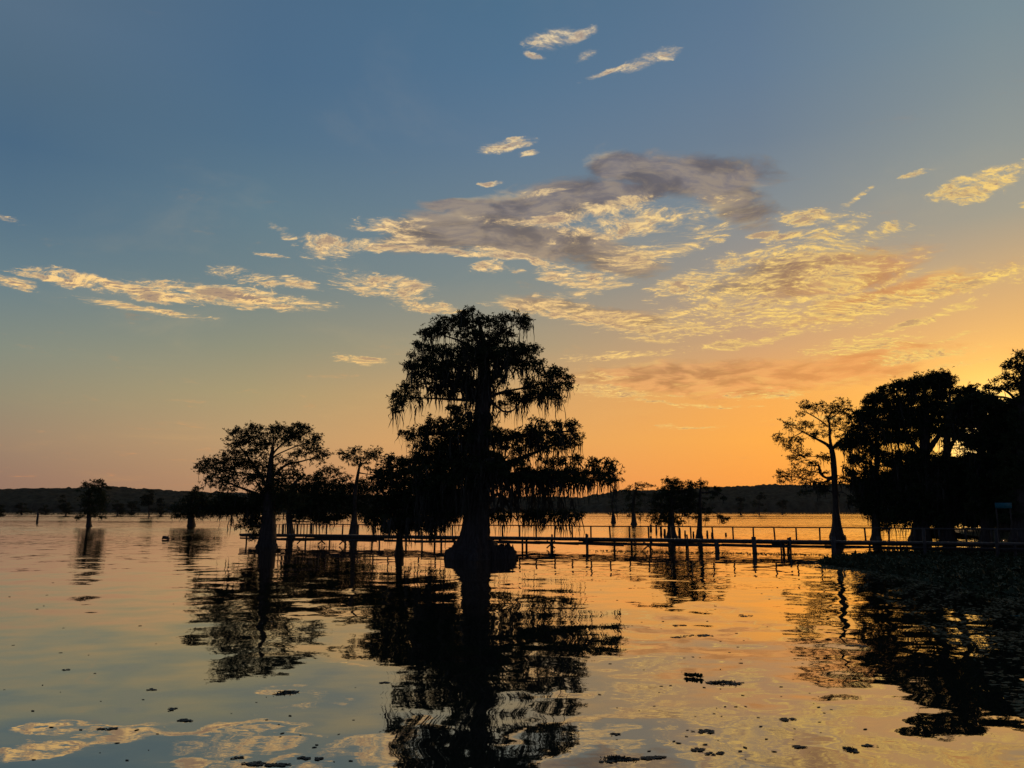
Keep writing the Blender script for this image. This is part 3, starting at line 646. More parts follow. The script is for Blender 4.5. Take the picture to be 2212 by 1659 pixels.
tree('slender small-crowned cypress behind the pier, right of the broad one', (762,1161),
 [(762,1161,21),(763,1150,17),(765,1120,12),(766,1080,9),(769,1050,8),(774,1020,6),(777,1005,4),(780,990,3)],
 cvt([(1300,400,35,30),(1330,430,50,30),(1300,380,25,15),(1400,390,60,35),(1440,380,50,25),(1420,440,90,35),(1520,390,70,35),(1580,370,50,25),(1630,370,35,25),(1560,430,70,30),(1600,420,40,25),(1420,490,50,18),(1520,520,30,12),(1500,480,50,20),
      (1700,440,30,15),(1730,430,20,15),(1620,560,60,25),(1650,600,60,25),(1560,600,40,18),(1370,590,50,20),(1340,620,40,25),(1500,620,30,25),(1450,650,60,15)], *C),
 cvl([[(1440,560,14),(1500,570,9),(1570,580,8),(1640,620,5)],[(1400,700,16),(1380,640,9),(1350,600,6)],[(1450,500,12),(1400,460,7),(1330,430,4)],[(1450,500,12),(1520,450,7),(1600,390,4)],[(1390,830,14),(1300,840,8),(1180,890,5)]], *C),
 moss=(0.25, 4, 14), leaf=0.27, dens=1.5, seed=31, wd=0.09, depthk=0.2)

tree('low spreading cypress beyond the railing between the broad and the slender cypress', (628,1160),
 [(628,1160,18),(626,1140,14),(624,1110,12),(626,1070,9),(640,1040,7),(660,1025,4)],
 cvt([(1150,530,60,25),(1210,550,70,30),(1270,570,45,25),(1100,570,60,30),(1050,600,60,30),(1130,610,90,35),(1230,620,90,35),(1000,630,60,30),(960,670,70,30),(1080,670,100,30),(1200,680,100,25),(1310,670,60,20),(1380,680,50,20),(900,700,70,30),
      (1000,730,120,50),(1150,760,120,50),(900,780,90,60),(1250,780,80,50),(1000,920,110,45),(1100,960,90,35),(920,950,60,30),(1270,950,90,22),(1080,860,90,40),(980,860,70,30),(1180,980,70,20)], *C)
 + fill([(600,1048),(700,1040),(810,1050),(805,1122),(650,1124),(615,1100)], 17, 14, 301),
 cvl([[(850,800,16),(900,700,11),(1050,650,8),(1180,600,5)],[(850,900,16),(960,860,10),(1150,880,6)],[(850,760,16),(1000,760,9),(1200,760,6)]], *C),
 moss=(0.6, 5, 25), leaf=0.30, dens=1.6, seed=33, wd=0.10, depthk=0.3)

tree('dense moss-hung cypress crowding the left side of the tallest one', (862,1198),
 [(862,1198,22),(862,1180,15),(864,1150,12),(868,1110,10),(872,1070,8),(874,1040,6),(874,1010,4)],
 [(840,1004,18,8),(862,1000,22,9),(890,995,20,10),(845,990,8,6),(826,1018,18,9),(850,1025,30,12),(885,1020,30,14),(815,1030,14,6),(830,1045,25,14),(860,1055,30,20),(900,1050,30,22),(935,1060,30,25),(960,1040,25,20),(830,1080,32,18),(870,1085,35,20),(910,1090,35,22),(945,1100,30,22),
  (815,1110,22,14),(850,1115,35,18),(890,1122,35,16),(930,1130,30,15),(965,1110,22,25),(805,1125,16,10),(835,1138,25,10),(795,1112,12,10),(975,1075,20,25),(880,1140,25,8)],
 [[(866,1130,9),(850,1100,7),(825,1060,5),(815,1035,3)],[(868,1120,9),(900,1090,7),(950,1080,4)],[(864,1140,9),(840,1130,6),(805,1125,3)]],
 [(850,1120,1180,22),(880,1130,1186,18),(905,1120,1172,14),(925,1130,1190,8),(940,1120,1184,12),(830,1130,1170,14),(812,1120,1160,12),(960,1110,1160,14),(933,1140,1188,6),(870,1060,1100,20),(820,1040,1070,10)],
 moss=(1.2, 8, 34), leaf=0.23, dens=1.5, seed=41, wd=0.09, depthk=0.2, nb=7)

E = (1659.0, 743.0)
tree('tall sparse forked cypress with drooping sprays beside the pier at right', (1806,1164.5),
 [(1810,1164.5,33),(1808,1158,28),(1808,1140,20),(1806,1110,15),(1805,1080,12.5),(1803,1050,12),(1802,1020,12),(1800,990,11.5),(1797,972,11)],
 cvt([(310,510,35,25),(300,560,30,30),(340,540,40,20),(280,610,22,25),(380,530,40,20),(400,570,30,25),(460,520,40,30),(430,550,40,20),(520,540,45,35),(560,520,40,25),(640,490,35,28),(620,530,50,30),(700,530,28,30),(690,570,40,30),(580,580,60,35),(650,600,50,30),(540,620,50,35),(600,650,60,35),(680,640,40,35),(500,580,40,25),
  (160,670,45,30),(210,700,40,30),(200,730,50,30),(350,680,55,22),(300,690,35,20),(390,700,25,20),(270,730,40,22),(110,800,40,28),(90,820,25,25),(140,840,40,40),(200,840,50,35),(190,880,35,28),(250,860,35,45),(270,820,35,30),(250,900,15,30),(160,900,20,20),
  (380,770,70,22),(440,760,60,25),(480,710,45,35),(530,720,60,35),(590,710,45,35),(500,780,60,25),(400,800,40,15),(650,720,35,40),(680,780,30,35),(640,880,35,30),(670,900,30,22),(620,800,30,20),
  (230,970,50,30),(200,980,30,20),(290,960,60,28),(370,960,60,22),(440,965,60,20),(500,970,40,20),(260,1010,35,22),(340,1020,70,20),(420,1030,50,18),(510,990,35,15),(240,1050,25,18),
  (100,1110,40,22),(110,1150,50,30),(180,1120,60,30),(250,1110,60,30),(330,1100,60,28),(400,1110,60,28),(200,1170,80,30),(300,1180,90,35),(400,1190,90,35),(470,1230,70,35),(120,1190,40,20),(320,1250,60,25),(290,1280,40,15),(520,1180,35,25),(440,1270,60,25),
  (640,1160,35,22),(690,1180,40,22),(640,1200,30,15),(700,1330,25,20),(720,1370,20,22),(500,1115,50,12)], *E),
 cvl([[(550,915,36),(510,870,28),(440,830,22),(380,800,16),(300,760,10),(220,720,5)],[(550,915,34),(535,820,24),(530,700,18),(520,640,12),(560,560,6)],[(560,905,30),(600,855,18),(680,800,13),(760,770,6)],
      [(500,695,14),(420,640,10),(350,600,8),(300,560,4)],[(520,650,12),(600,600,8),(660,520,4)],[(560,1150,26),(500,1155,20),(455,1120,24),(440,1060,20),(430,1050,14),(350,1055,6)],[(560,1160,20),(450,1200,13),(300,1160,8),(120,1140,4)],[(575,1290,12),(640,1280,8),(700,1320,6),(730,1370,4)],[(570,1130,12),(620,1140,6),(690,1150,4)],[(560,980,16),(480,970,8),(350,975,5)],[(300,760,10),(220,800,6),(150,820,4)]], *E),
 cvd([(245,880,960,12),(280,840,900,10),(130,860,930,14),(440,1180,1420,34),(410,1200,1360,30),(480,1230,1370,30),(500,1200,1330,24),(320,1200,1290,20),(435,1300,1460,6),(705,1360,1480,20),(680,1330,1400,12),(720,1370,1440,14),(610,1300,1380,8),(560,980,1100,12),(530,1000,1060,12),(480,990,1060,10),(645,1070,1230,8),(675,1200,1280,8),(350,1030,1070,20),(250,1030,1080,10),(200,1190,1250,14),(270,590,660,12)], *E),
 moss=(0.45, 4, 14), leaf=0.28, dens=0.95, seed=51, depthk=0.12, wd=0.09, nb=6, lwid=0.26)

rgaps = [(a, b, c * 1.2, d * 1.2) for a, b, c, d in cvt([(1350,395,26,20),(950,520,60,18),(900,545,30,10),(1180,435,30,12),(1070,430,20,12),(1500,490,20,16),(1410,505,14,10),(1325,535,10,10),(920,620,40,18),(850,705,40,26),(790,760,30,12),(1185,630,12,12),(1120,665,14,12),
  (1350,870,26,60),(1385,805,12,14),(1515,850,20,70),(1600,820,30,30),(1620,900,34,40),(1680,720,40,30),(1770,750,50,45),(1850,700,30,30),(1900,620,40,40),(1980,760,60,30),(1990,800,50,20),(1940,740,20,24),(1830,610,40,20),(1780,910,24,20),(1660,860,30,40),
  (1060,920,60,22),(990,890,40,26),(1040,1080,80,26),(980,1060,40,20),(900,1000,20,60),(780,1090,30,60),(740,1060,20,40),(790,900,30,30),(850,1030,16,30),(870,1130,16,12),(1740,600,20,16),(2120,430,30,18),(2030,470,30,18),(1880,500,30,24),(2110,230,40,20),(1590,460,20,16),(1700,540,14,20),(1920,800,50,30),(1620,700,20,30),(1250,900,16,20),(660,1010,40,60)], *E)]
tree('widest moss-heavy cypress with a high domed crown on the right shore', (1990,1167),
 [(1990,1167,44),(1991,1150,34),(1993,1110,28),(1995,1060,25),(1997,1000,22),(1998,950,20),(1998,900,16),(1997,860,10),(1996,830,6)],
 fill(cvt([(1000,400),(1010,370),(1100,350),(1240,305),(1360,295),(1480,255),(1560,260),(1575,300),(1560,360),(1600,420),(1700,380),(1810,390),(1820,470),(1700,520),(1690,640),(1600,760),(1500,800),(1350,780),(1200,880),(1100,880),(960,840),(900,760),(940,650),(900,560),(960,450)], *E), 15, 15, 61)
 + fill(cvt([(1100,900),(1500,950),(1600,1000),(1600,1560),(1050,1560),(1000,1300),(1050,1100)], *E), 17, 17, 62)
 + cvt([(1500,280,55,30),(1470,300,60,30),(1550,300,35,35),(1545,265,25,18),(1330,320,70,25),(1250,325,60,22),(1150,345,60,22),(1080,360,50,22),(1010,385,30,25),(980,385,25,15),(1000,410,40,22),(1780,380,30,25),(1750,390,60,30),(1800,420,30,30),(1640,400,40,30),(1700,400,50,30)], *E),
 cvl([[(1355,900,60),(1300,700,34),(1150,520,20),(1060,420,10)],[(1355,800,60),(1430,600,34),(1480,420,18),(1500,320,9)],[(1360,950,60),(1500,760,34),(1650,560,20),(1760,430,9)],[(1350,1000,50),(1200,800,30),(1050,720,20),(950,700,9)],[(1350,1100,40),(1200,1050,26),(1080,1100,16)],[(1350,1250,40),(1500,1200,24),(1600,1180,12)]], *E),
 [(1985 + random.uniform(-60, 50), random.uniform(985, 1100), random.uniform(1120, 1155), 16) for _ in range(26)],
 moss=(0.8, 8, 34), leaf=0.30, dens=1.3, seed=63, gaps=rgaps, depthk=0.15, wd=0.11, nb=6, sidet=20, lwid=0.32)
tree('moss-hung cypress filling the left edge of the dark grove', (1893,1166),
 [(1893,1166,24),(1893,1150,18),(1892,1100,13),(1893,1040,11),(1894,1000,10),(1893,950,8),(1890,900,5),(1888,880,3)],
 fill(cvt([(840,490),(900,450),(980,440),(1010,480),(960,560),(960,700),(900,760),(920,860),(1050,920),(1130,960),(1080,1010),(1000,990),(880,970),(830,920),(700,900),(620,880),(620,840),(700,780),(690,730),(760,700),(760,620),(820,580)], *E), 12, 13, 71)
 + fill(cvt([(700,980),(800,960),(900,1010),(1100,1010),(1100,1060),(900,1080),(900,1130),(1120,1110),(1120,1500),(1020,1600),(900,1480),(840,1420),(790,1300),(700,1220),(690,1100)], *E), 13, 14, 72)
 + cvt([(860,485,25,20),(880,470,40,18),(940,450,45,20),(720,620,35,20),(750,600,35,20),(790,600,40,25),(810,640,40,25),(700,670,35,20),(640,870,30,20),(700,890,40,18),(720,980,35,18),(740,1020,30,15),(700,1010,25,15),(720,1130,35,20),(740,1180,40,20),(770,1230,40,20),(800,1290,35,20),(840,1350,40,25),(880,1400,40,25),(790,1370,20,15),(860,1450,25,20),(940,450,50,20),(900,560,40,20)], *E),
 cvl([[(940,1000,34),(900,850,22),(830,760,14),(740,700,6)],[(940,900,30),(930,700,20),(900,560,10)],[(935,1100,30),(850,1020,18),(740,1000,7)],[(935,1300,30),(850,1240,18),(740,1170,7)]], *E),
 cvd([(1000,1050,1100,20),(1060,1050,1095,14),(1040,1030,1090,20),(860,1000,1060,14),(780,1030,1090,12),(730,1020,1090,10),(870,1400,1560,24),(905,1440,1560,20),(950,1450,1600,26),(980,1460,1590,10),(860,1440,1600,6),(1000,1480,1600,24),(720,1220,1280,14),(830,1370,1460,20),(800,1330,1400,14),(760,1250,1310,14)], *E),
 moss=(0.9, 6, 26), leaf=0.33, dens=1.35, seed=73, gaps=rgaps, depthk=0.15, wd=0.11, lwid=0.30)
tree('cypress of the dark grove standing right of the domed one', (2048,1168),
 [(2048,1168,30),(2048,1150,22),(2047,1100,18),(2046,1040,17),(2045,990,16),(2046,930,12),(2050,880,8),(2052,850,5)],
 fill(cvt([(1580,500),(1650,470),(1760,460),(1850,480),(1900,470),(1960,540),(1980,680),(1960,800),(1900,850),(1780,860),(1700,800),(1600,760),(1580,650)], *E), 14, 14, 81)
 + fill(cvt([(1450,960),(1900,960),(1960,1100),(1960,1560),(1450,1560)], *E), 17, 17, 82),
 cvl([[(1545,950,40),(1640,780,24),(1780,620,14),(1850,520,8)],[(1550,1100,40),(1680,1000,26),(1800,960,14)],[(1550,900,30),(1560,700,20),(1640,540,10)]], *E),
 [(2055 + random.uniform(-45, 60), random.uniform(985, 1100), random.uniform(1120, 1155), 16) for _ in range(20)],
 moss=(0.8, 8, 34), leaf=0.34, dens=1.4, seed=83, gaps=rgaps, depthk=0.15, wd=0.11)
tree('dark cypress on the right shore behind the eave of the house', (2129,1172),
 [(2129,1172,24),(2129,1150,18),(2127,1100,15),(2125,1040,13),(2122,990,11),(2120,950,8),(2118,900,5)],
 fill(cvt([(1780,560),(1850,470),(1960,470),(2060,520),(2200,500),(2212,700),(2212,960),(2100,960),(1900,900),(1800,800)], *E), 15, 14, 91)
 + fill(cvt([(1750,940),(2260,940),(2260,1500),(1800,1500)], *E), 18, 17, 92)
 + fill([(2050,870),(2130,850),(2180,870),(2180,970),(2040,975),(2045,930)], 15, 12, 303),
 cvl([[(1860,960,30),(1900,780,20),(1960,640,12)],[(1860,1100,30),(2000,1000,20),(2120,960,10)]], *E),
 [(2150 + random.uniform(-50, 60), random.uniform(985, 1080), random.uniform(1100, 1145), 16) for _ in range(18)],
 moss=(0.8, 8, 30), leaf=0.33, dens=1.4, seed=93, gaps=rgaps, depthk=0.15, wd=0.10)
tree('high open-crowned cypress rising at the right edge above the house', (2198,1176),
 [(2198,1176,34),(2198,1150,26),(2199,1100,22),(2201,1000,20),(2206,920,17),(2210,860,13),(2212,810,9),(2214,780,5)],
 cvt([(1920,380,35,20),(1900,370,20,15),(1960,390,50,25),(2020,370,60,25),(2000,310,25,18),(2040,300,45,22),(2090,280,50,20),(2060,250,25,15),(2060,170,40,22),(2050,200,30,18),(2110,200,50,22),(2120,150,50,25),(2160,110,50,25),(2190,80,35,20),(2220,130,60,40),(2200,180,60,30),(2180,240,60,25),(2200,290,80,30),(2130,330,80,30),(2200,350,80,30),(2100,380,80,28),(2180,410,80,30),
  (1900,470,50,22),(1860,480,30,18),(1950,500,50,22),(2000,520,60,22),(2080,490,60,25),(2160,480,60,25),(2240,200,80,50),(2300,150,90,60),(2300,280,100,60),(2280,400,110,60),(2400,250,90,60),(2250,500,120,40),(2380,450,100,60)], *E) + fill([(2190,890),(2300,880),(2300,1120),(2170,1120),(2165,1000)], 20, 16, 304),
 cvl([[(2190,560,40),(2100,440,22),(2000,380,14),(1930,380,7)],[(2200,460,36),(2140,320,20),(2060,270,9)],[(2210,380,30),(2180,240,18),(2100,190,8)]], *E),
 (), moss=(0.3, 4, 14), leaf=0.28, dens=1.3, seed=97, depthk=0.15, wd=0.08, gaps=rgaps[-8:])

# mid-distance cypresses beyond the pier
H = (1244.0, 967.8)
tree('small dark cypress with a flat top just beyond the railing, right of the tallest tree', (1369,1133.5),
 [(1369,1133.5,14),(1369,1125,10),(1368,1100,7),(1370,1075,6),(1375,1055,4)],
 cvt([(530,315,30,15),(570,310,40,18),(620,320,45,14),(650,330,30,12),(500,340,40,16),(450,370,50,20),(510,380,60,22),(430,410,45,20),(540,420,60,22),(600,400,25,10),(470,440,60,20),(480,490,60,20),(560,480,50,18),(440,540,40,18),(520,560,50,20),(590,575,40,12),(460,590,40,12),(560,600,30,12),(500,520,50,22)], *H),
 moss=(0.5, 3, 10), leaf=0.34, dens=2.8, seed=101, wd=0.13)
tree('leaning thin cypress with a swollen base beside the drooping moss of the tallest tree', (1325,1130),
 [(1325,1130,10),(1325,1118,8),(1324,1105,4),(1322,1090,3),(1324,1070,2.5)],
 cvt([(330,370,25,10),(350,390,25,12),(310,420,30,12),(340,450,30,12),(300,470,30,12),(290,575,25,8),(345,560,20,8),(310,500,25,14)], *H),
 moss=(0.3, 3, 8), leaf=0.30, dens=1.0, seed=103, wd=0.13)
tree('bushy cypress hung with moss behind the middle of the pier', (1451,1161),
 [(1452,1161,26),(1451,1150,18),(1450,1130,14),(1450,1100,11),(1450,1070,9),(1452,1050,5)],
 cvt([(780,285,30,18),(830,275,40,20),(850,300,50,20),(910,300,30,14),(800,330,60,22),(880,340,50,22),(760,370,60,25),(850,380,70,30),(940,370,70,25),(990,360,50,20),(700,420,50,25),(780,430,70,30),(880,440,70,30),(960,430,60,25),(690,490,40,25),(760,500,60,30),(850,500,60,30),(940,490,50,25),(700,560,50,25),(790,560,60,30),(680,610,40,25),(740,610,60,30),(880,600,50,30),(890,640,35,25),(800,630,50,25),(920,560,40,20),(690,640,35,18)], *H),
 moss=(0.9, 5, 20), leaf=0.28, dens=2.6, seed=105, wd=0.10, gaps=[(1475,1115,6,8)])
tree('bare-tipped cypress with a dead leader standing behind the pier railing', (1511,1161),
 [(1511,1161,16),(1511,1150,12),(1512,1120,9),(1512,1090,7),(1513,1060,5),(1514,1043,2.5),(1514,1030,1.0)],
 cvt([(990,305,30,12),(1040,300,40,12),(970,320,30,10),(1090,310,40,12),(1050,330,60,16),(1130,340,40,12),(1200,345,40,10),(1230,360,30,12),(1160,380,50,12),(1220,400,40,12),(1280,430,30,8),(1150,430,50,10),(1000,400,50,20),(980,450,50,22),(1050,420,50,16),(1000,490,60,25),(1090,480,50,16),(1120,520,50,16),(990,540,60,25),(1070,560,50,16),(1150,560,50,14),(1210,590,40,12),(1260,600,45,12),(1300,610,25,12),(1280,635,15,10),(960,590,40,16),(1040,600,30,14),(1110,620,40,12)], *H),
 cvl([[(1070,380,18),(1130,385,12),(1220,380,9),(1310,430,4)],[(1065,500,16),(1150,540,10),(1280,600,5)],[(1070,340,10),(1000,310,5)]], *H),
 moss=(0.7, 4, 14), leaf=0.26, dens=2.2, seed=107, wd=0.10)

# far cypresses out on the open lake
J = (0.0, 993.6)
tree('lone cypress with a tufted flat top on the open lake at left', (193,1137.5),
 [(192,1137.5,13),(192,1132,10),(192,1115,8),(192,1090,6),(194,1070,5),(204,1050,3)],
 cvt([(720,205,20,14),(750,215,40,14),(730,230,25,10),(780,220,40,12),(830,195,30,18),(860,180,35,16),(880,195,25,14),(900,215,35,14),(860,225,50,14),(820,240,50,10),(940,240,30,8),(780,260,80,20),(860,270,60,22),(740,300,60,20),(820,310,80,28),(890,310,45,18),(760,350,70,26),(840,360,70,28),(900,360,40,16),(740,390,50,22),(820,400,70,28),(780,440,70,24),(860,440,50,22),(730,460,45,18),(700,490,45,14),(670,500,22,10),(800,480,60,16),(860,485,40,12),(890,490,22,10)], *J),
 moss=(0.4, 2, 8), leaf=0.42, dens=2.4, seed=111, wd=0.18, nb=5)
tree('squat round cypress on the open lake, left of the broad one', (413,1137),
 [(413,1137,18),(413,1130,15),(412,1110,12),(412,1085,8),(418,1065,4)],
 cvt([(1700,250,32,14),(1710,240,22,10),(1690,275,40,18),(1670,300,60,22),(1730,300,30,16),(1640,340,70,28),(1720,340,60,30),(1600,380,80,30),(1700,390,80,34),(1780,380,60,26),(1560,430,80,28),(1660,440,90,34),(1760,440,80,34),(1540,475,70,20),(1620,480,70,24),(1720,480,70,24),(1510,490,30,14),(1840,400,70,30),(1880,440,60,30)], *J),
 moss=(0.6, 2, 9), leaf=0.42, dens=2.8, seed=113, wd=0.18, nb=5)
far_list = [
 (0,1114,40,1090,'farthest left low cypress, cut by the picture edge, before the hills', 1),
 (47,1112,50,1084,'second faint cypress from the left before the dark hills', 2),
 (98,1111,44,1090,'faint low cypress before the hills right of the bare post', 3),
 (142,1114,46,1070,'faint tall cypress before the hills left of the lone flat-topped one', 4),
 (254,1113,44,1078,'faint cypress before the hills right of the lone flat-topped one', 5),
 (285,1112,50,1078,'faint wide cypress in the middle of the far left row', 6),
 (322,1116,54,1060,'tallest of the faint cypresses before the left hills', 7),
 (347,1113,30,1074,'faint cypress close behind the tallest of the far left row', 8)]
for (px, by, wd_, ty, lab, sd_) in far_list:
    rng = np.random.default_rng(500 + sd_); hh = by - ty; pads = []
    for k in range(15):
        t = rng.uniform(0.0, 0.86); ww = wd_ * 0.5 * (1.0 - 0.62 * (1 - t) ** 1.4) * (1 if t < .7 else .8)
        pads.append((px + rng.uniform(-1, 1) * ww * 0.62, ty + 2 + t * hh, ww * rng.uniform(0.3, 0.5), max(1.6, hh * 0.06)))
    tree(lab, (px, by), [(px, by, 5), (px, by - 3, 3.2), (px, by - hh * 0.5, 2.4), (px + 1, ty + hh * .15, 1.2)], pads, moss=(0, 0, 0), leaf=1.15, dens=2.2, seed=500 + sd_,
         mleaf=M_LEAF_D, group='faint cypresses before the left hills', nb=4, flute=0.05, sidet=8, wd=0.3, lwid=0.4)
for (px, by, wd_, ty, lab, sd_) in [(1600,1112,34,1074,'faint cypress against the right hill above the pier',21),(1640,1112,50,1064,'faint broad cypress against the right hill above the pier',22),(1690,1111,44,1080,'faint low cypress against the right hill',23),
                                   (660,1111,60,1082,'dim cypress far behind the slender one',24),(730,1111,50,1080,'dim cypress showing far behind the low spreading one',25)]:
    rng = np.random.default_rng(500 + sd_); hh = by - ty; pads = []
    for k in range(13):
        t = rng.uniform(0.0, 0.8); ww = wd_ * 0.5 * (1.0 - 0.5 * (1 - t) ** 1.4)
        pads.append((px + rng.uniform(-1, 1) * ww * 0.62, ty + 2 + t * hh, ww * rng.uniform(0.3, 0.5), max(1.6, hh * 0.06)))
    tree(lab, (px, by), [(px, by, 4), (px, by - 3, 3), (px, by - hh * 0.5, 2), (px + 1, ty + hh * .15, 1.0)], pads, leaf=1.1, dens=2.0, seed=500 + sd_, mleaf=M_LEAF_D,
         group='faint cypresses before the right hill', nb=4, flute=0.05, sidet=8, wd=0.3, lwid=0.4)

# ------------------------------------------------------------------ pier
def pier():
    def yl(x): return 75.5 - 0.36 * (x + 6.4)
    def xp(px):                                  # world X where the pier line meets a picture column
        k = (px - CX) / F; return k * (75.5 - 0.36 * 6.4) / (1 + 0.36 * k)
    x0, x1 = xp(528), 46.0
    d = np.array([1.0, -0.36]); d /= np.linalg.norm(d); n_ = np.array([-d[1], d[0]])     # n_ points away from the camera
    rz = math.atan2(d[1], d[0]); ZD = 1.06; W = 1.7
    root = empty('pier', (x0, yl(x0), 0), label='long weathered timber footpier with a single far railing crossing the lake', cat='pier')
    L0 = np.array(root.location)
    rng = np.random.default_rng(77)
    def pt(x, off, z): p = np.array([x, yl(x)]) + n_ * off; return np.array([p[0], p[1], z])
    ge = Geo(); s = 0.0; x = x0
    while x < x1:                                 # boards with small gaps and unevenness
        c = pt(x, W / 2, ZD - 0.02 + rng.normal() * 0.006); ge.box(c, (0.135, W + rng.uniform(-.08,.10), 0.05), rz + rng.normal() * 0.008); x += 0.148 * d[0]
    ge.obj('deck_boards', M_DECK, root, loc=L0)
    xb = list(np.arange(x0, x1, 3.9)) + [x1]
    for off in (0.12, W - 0.12):
        for a, b in zip(xb[:-1], xb[1:]):
            ge = Geo(); z = ZD - 0.17 + rng.normal() * 0.025
            ge.beam(pt(a, off, z + rng.normal() * .02), pt(b, off, z + rng.normal() * .02), 0.06, 0.26); ge.obj('stringer', M_WOOD, root, loc=L0)
            ge = Geo(); z = ZD - 0.50; ge.beam(pt(a, off, z + rng.normal() * .04), pt(b, off, z + rng.normal() * .04), 0.07, rng.uniform(0.16, 0.26)); ge.obj('stringer', M_WOOD, root, loc=L0)
    ge = Geo(); ge.beam(pt(x0, -0.03, ZD - 0.10), pt(x1, -0.03, ZD - 0.10), 0.045, 0.16); ge.obj('fascia_board', M_WOOD, root, loc=L0)
    # pilings in pairs
    px_p = [532,560,606,640,668,700,742,800,826,845,872,898,925,940,968,1116,1130,1180,1188,1255,1266,1318,1352,1390,1472,1480,1542,1620,1676,1681,1688,1695,1786,1864,1885,1930,1978,2040,2085,2130,2170,2197]
    for i, px in enumerate(px_p):
        x = xp(px); r = rng.uniform(0.07, 0.12) if px not in (1542,1620,1786) else 0.20
        off = rng.choice([0.02, W * 0.55, W - 0.02]) if r < .15 else 0.0
        tall = rng.uniform() < 0.22 or px in (1255, 1266, 1620, 1786, 1978, 2130, 2197)
        zt = ZD + (rng.uniform(0.12, 0.42) if tall else -0.10); off = -0.16 if (tall and off < .5) else (W + 0.16 if tall else off)
        if px in (1978, 2130, 2197): zt = 2.15; r = 0.13; off = -0.16
        a = pt(x, off, -0.9); b = pt(x + rng.normal() * 0.06, off, zt)
        ge = Geo(); ge.tube([a, (a + b) / 2, b, b + [0, 0, 0.004]], [r, r * 0.97, r * 0.95, 0.001], 10, rough=0.02, seed=i); ge.obj('piling', M_WOOD, root, loc=L0)
    # cross braces between a few pairs
    for px, k in ((700, 1), (745, 1), (985, 1), (1186, 1), (1392, 1), (655, 0)):
        x = xp(px); ge = Geo()
        ge.beam(pt(x - 0.35, 0.2, 0.1), pt(x + 0.4, 0.2, ZD - 0.3), 0.04, 0.12)
        if k: ge.beam(pt(x - 0.35, 0.26, ZD - 0.3), pt(x + 0.4, 0.26, 0.1), 0.04, 0.12)
        ge.obj('cross_brace', M_WOOD, root, loc=L0)
    ge = Geo(); ge.beam(pt(xp(1345), 0.3, ZD - 0.45), pt(xp(1440), 0.3, 0.42), 0.05, 0.14); ge.obj('cross_brace', M_WOOD, root, loc=L0)
    # railing on the far side
    ro = W - 0.05; x = xp(600); posts = []
    while x < x1: posts.append(x); x += 1.68 + rng.normal() * 0.07
    proto = None
    for x in posts:
        if proto is None:
            g2 = Geo(); g2.box((0, 0, 0.5), (0.13, 0.10, 1.02)); proto = g2.obj('rail_post', M_WOOD, root); o = proto
        else: o = proto.copy(); COL.objects.link(o); o.parent = root
        p = pt(x, ro, ZD - 0.02); o.location = p - L0; o.rotation_euler = (rng.normal() * 0.03, rng.normal() * 0.03, rz)
    for a, b in zip(posts[:-1:3], posts[3::3] + [posts[-1]]):
        z = ZD + 1.03; ge = Geo(); ge.beam(pt(a, ro, z + rng.normal() * .012), pt(b, ro, z + rng.normal() * .012), 0.15, 0.10)
        ge.obj('top_rail', M_WOOD, root, loc=L0)
    # close-set balusters at the lake end
    proto = None
    for px in np.arange(598, 702, 6.6):
        if proto is None:
            g2 = Geo(); g2.box((0, 0, 0.5), (0.08, 0.06, 1.0)); proto = g2.obj('baluster', M_WOOD, root); o = proto
        else: o = proto.copy(); COL.objects.link(o); o.parent = root
        o.location = pt(xp(px), 0.03, ZD) - L0; o.rotation_euler = (0, 0, rz)
    ge = Geo(); ge.beam(pt(xp(596), 0.03, ZD + 1.02), pt(xp(706), 0.03, ZD + 1.02), 0.12, 0.045); ge.obj('top_rail', M_WOOD, root, loc=L0)
    # near railing on the landward stretch
    ge = Geo(); ge.beam(pt(xp(1935), -0.12, ZD + 1.02), pt(x1, -0.12, ZD + 1.02), 0.05, 0.10); ge.obj('top_rail', M_WOOD, root, loc=L0)
    ge = Geo(); ge.beam(pt(xp(1900), -0.14, ZD - 0.42), pt(x1, -0.14, ZD - 0.42), 0.05, 0.12); ge.obj('fascia_board', M_WOOD, root, loc=L0)
    return yl, xp
yl, xp = pier()

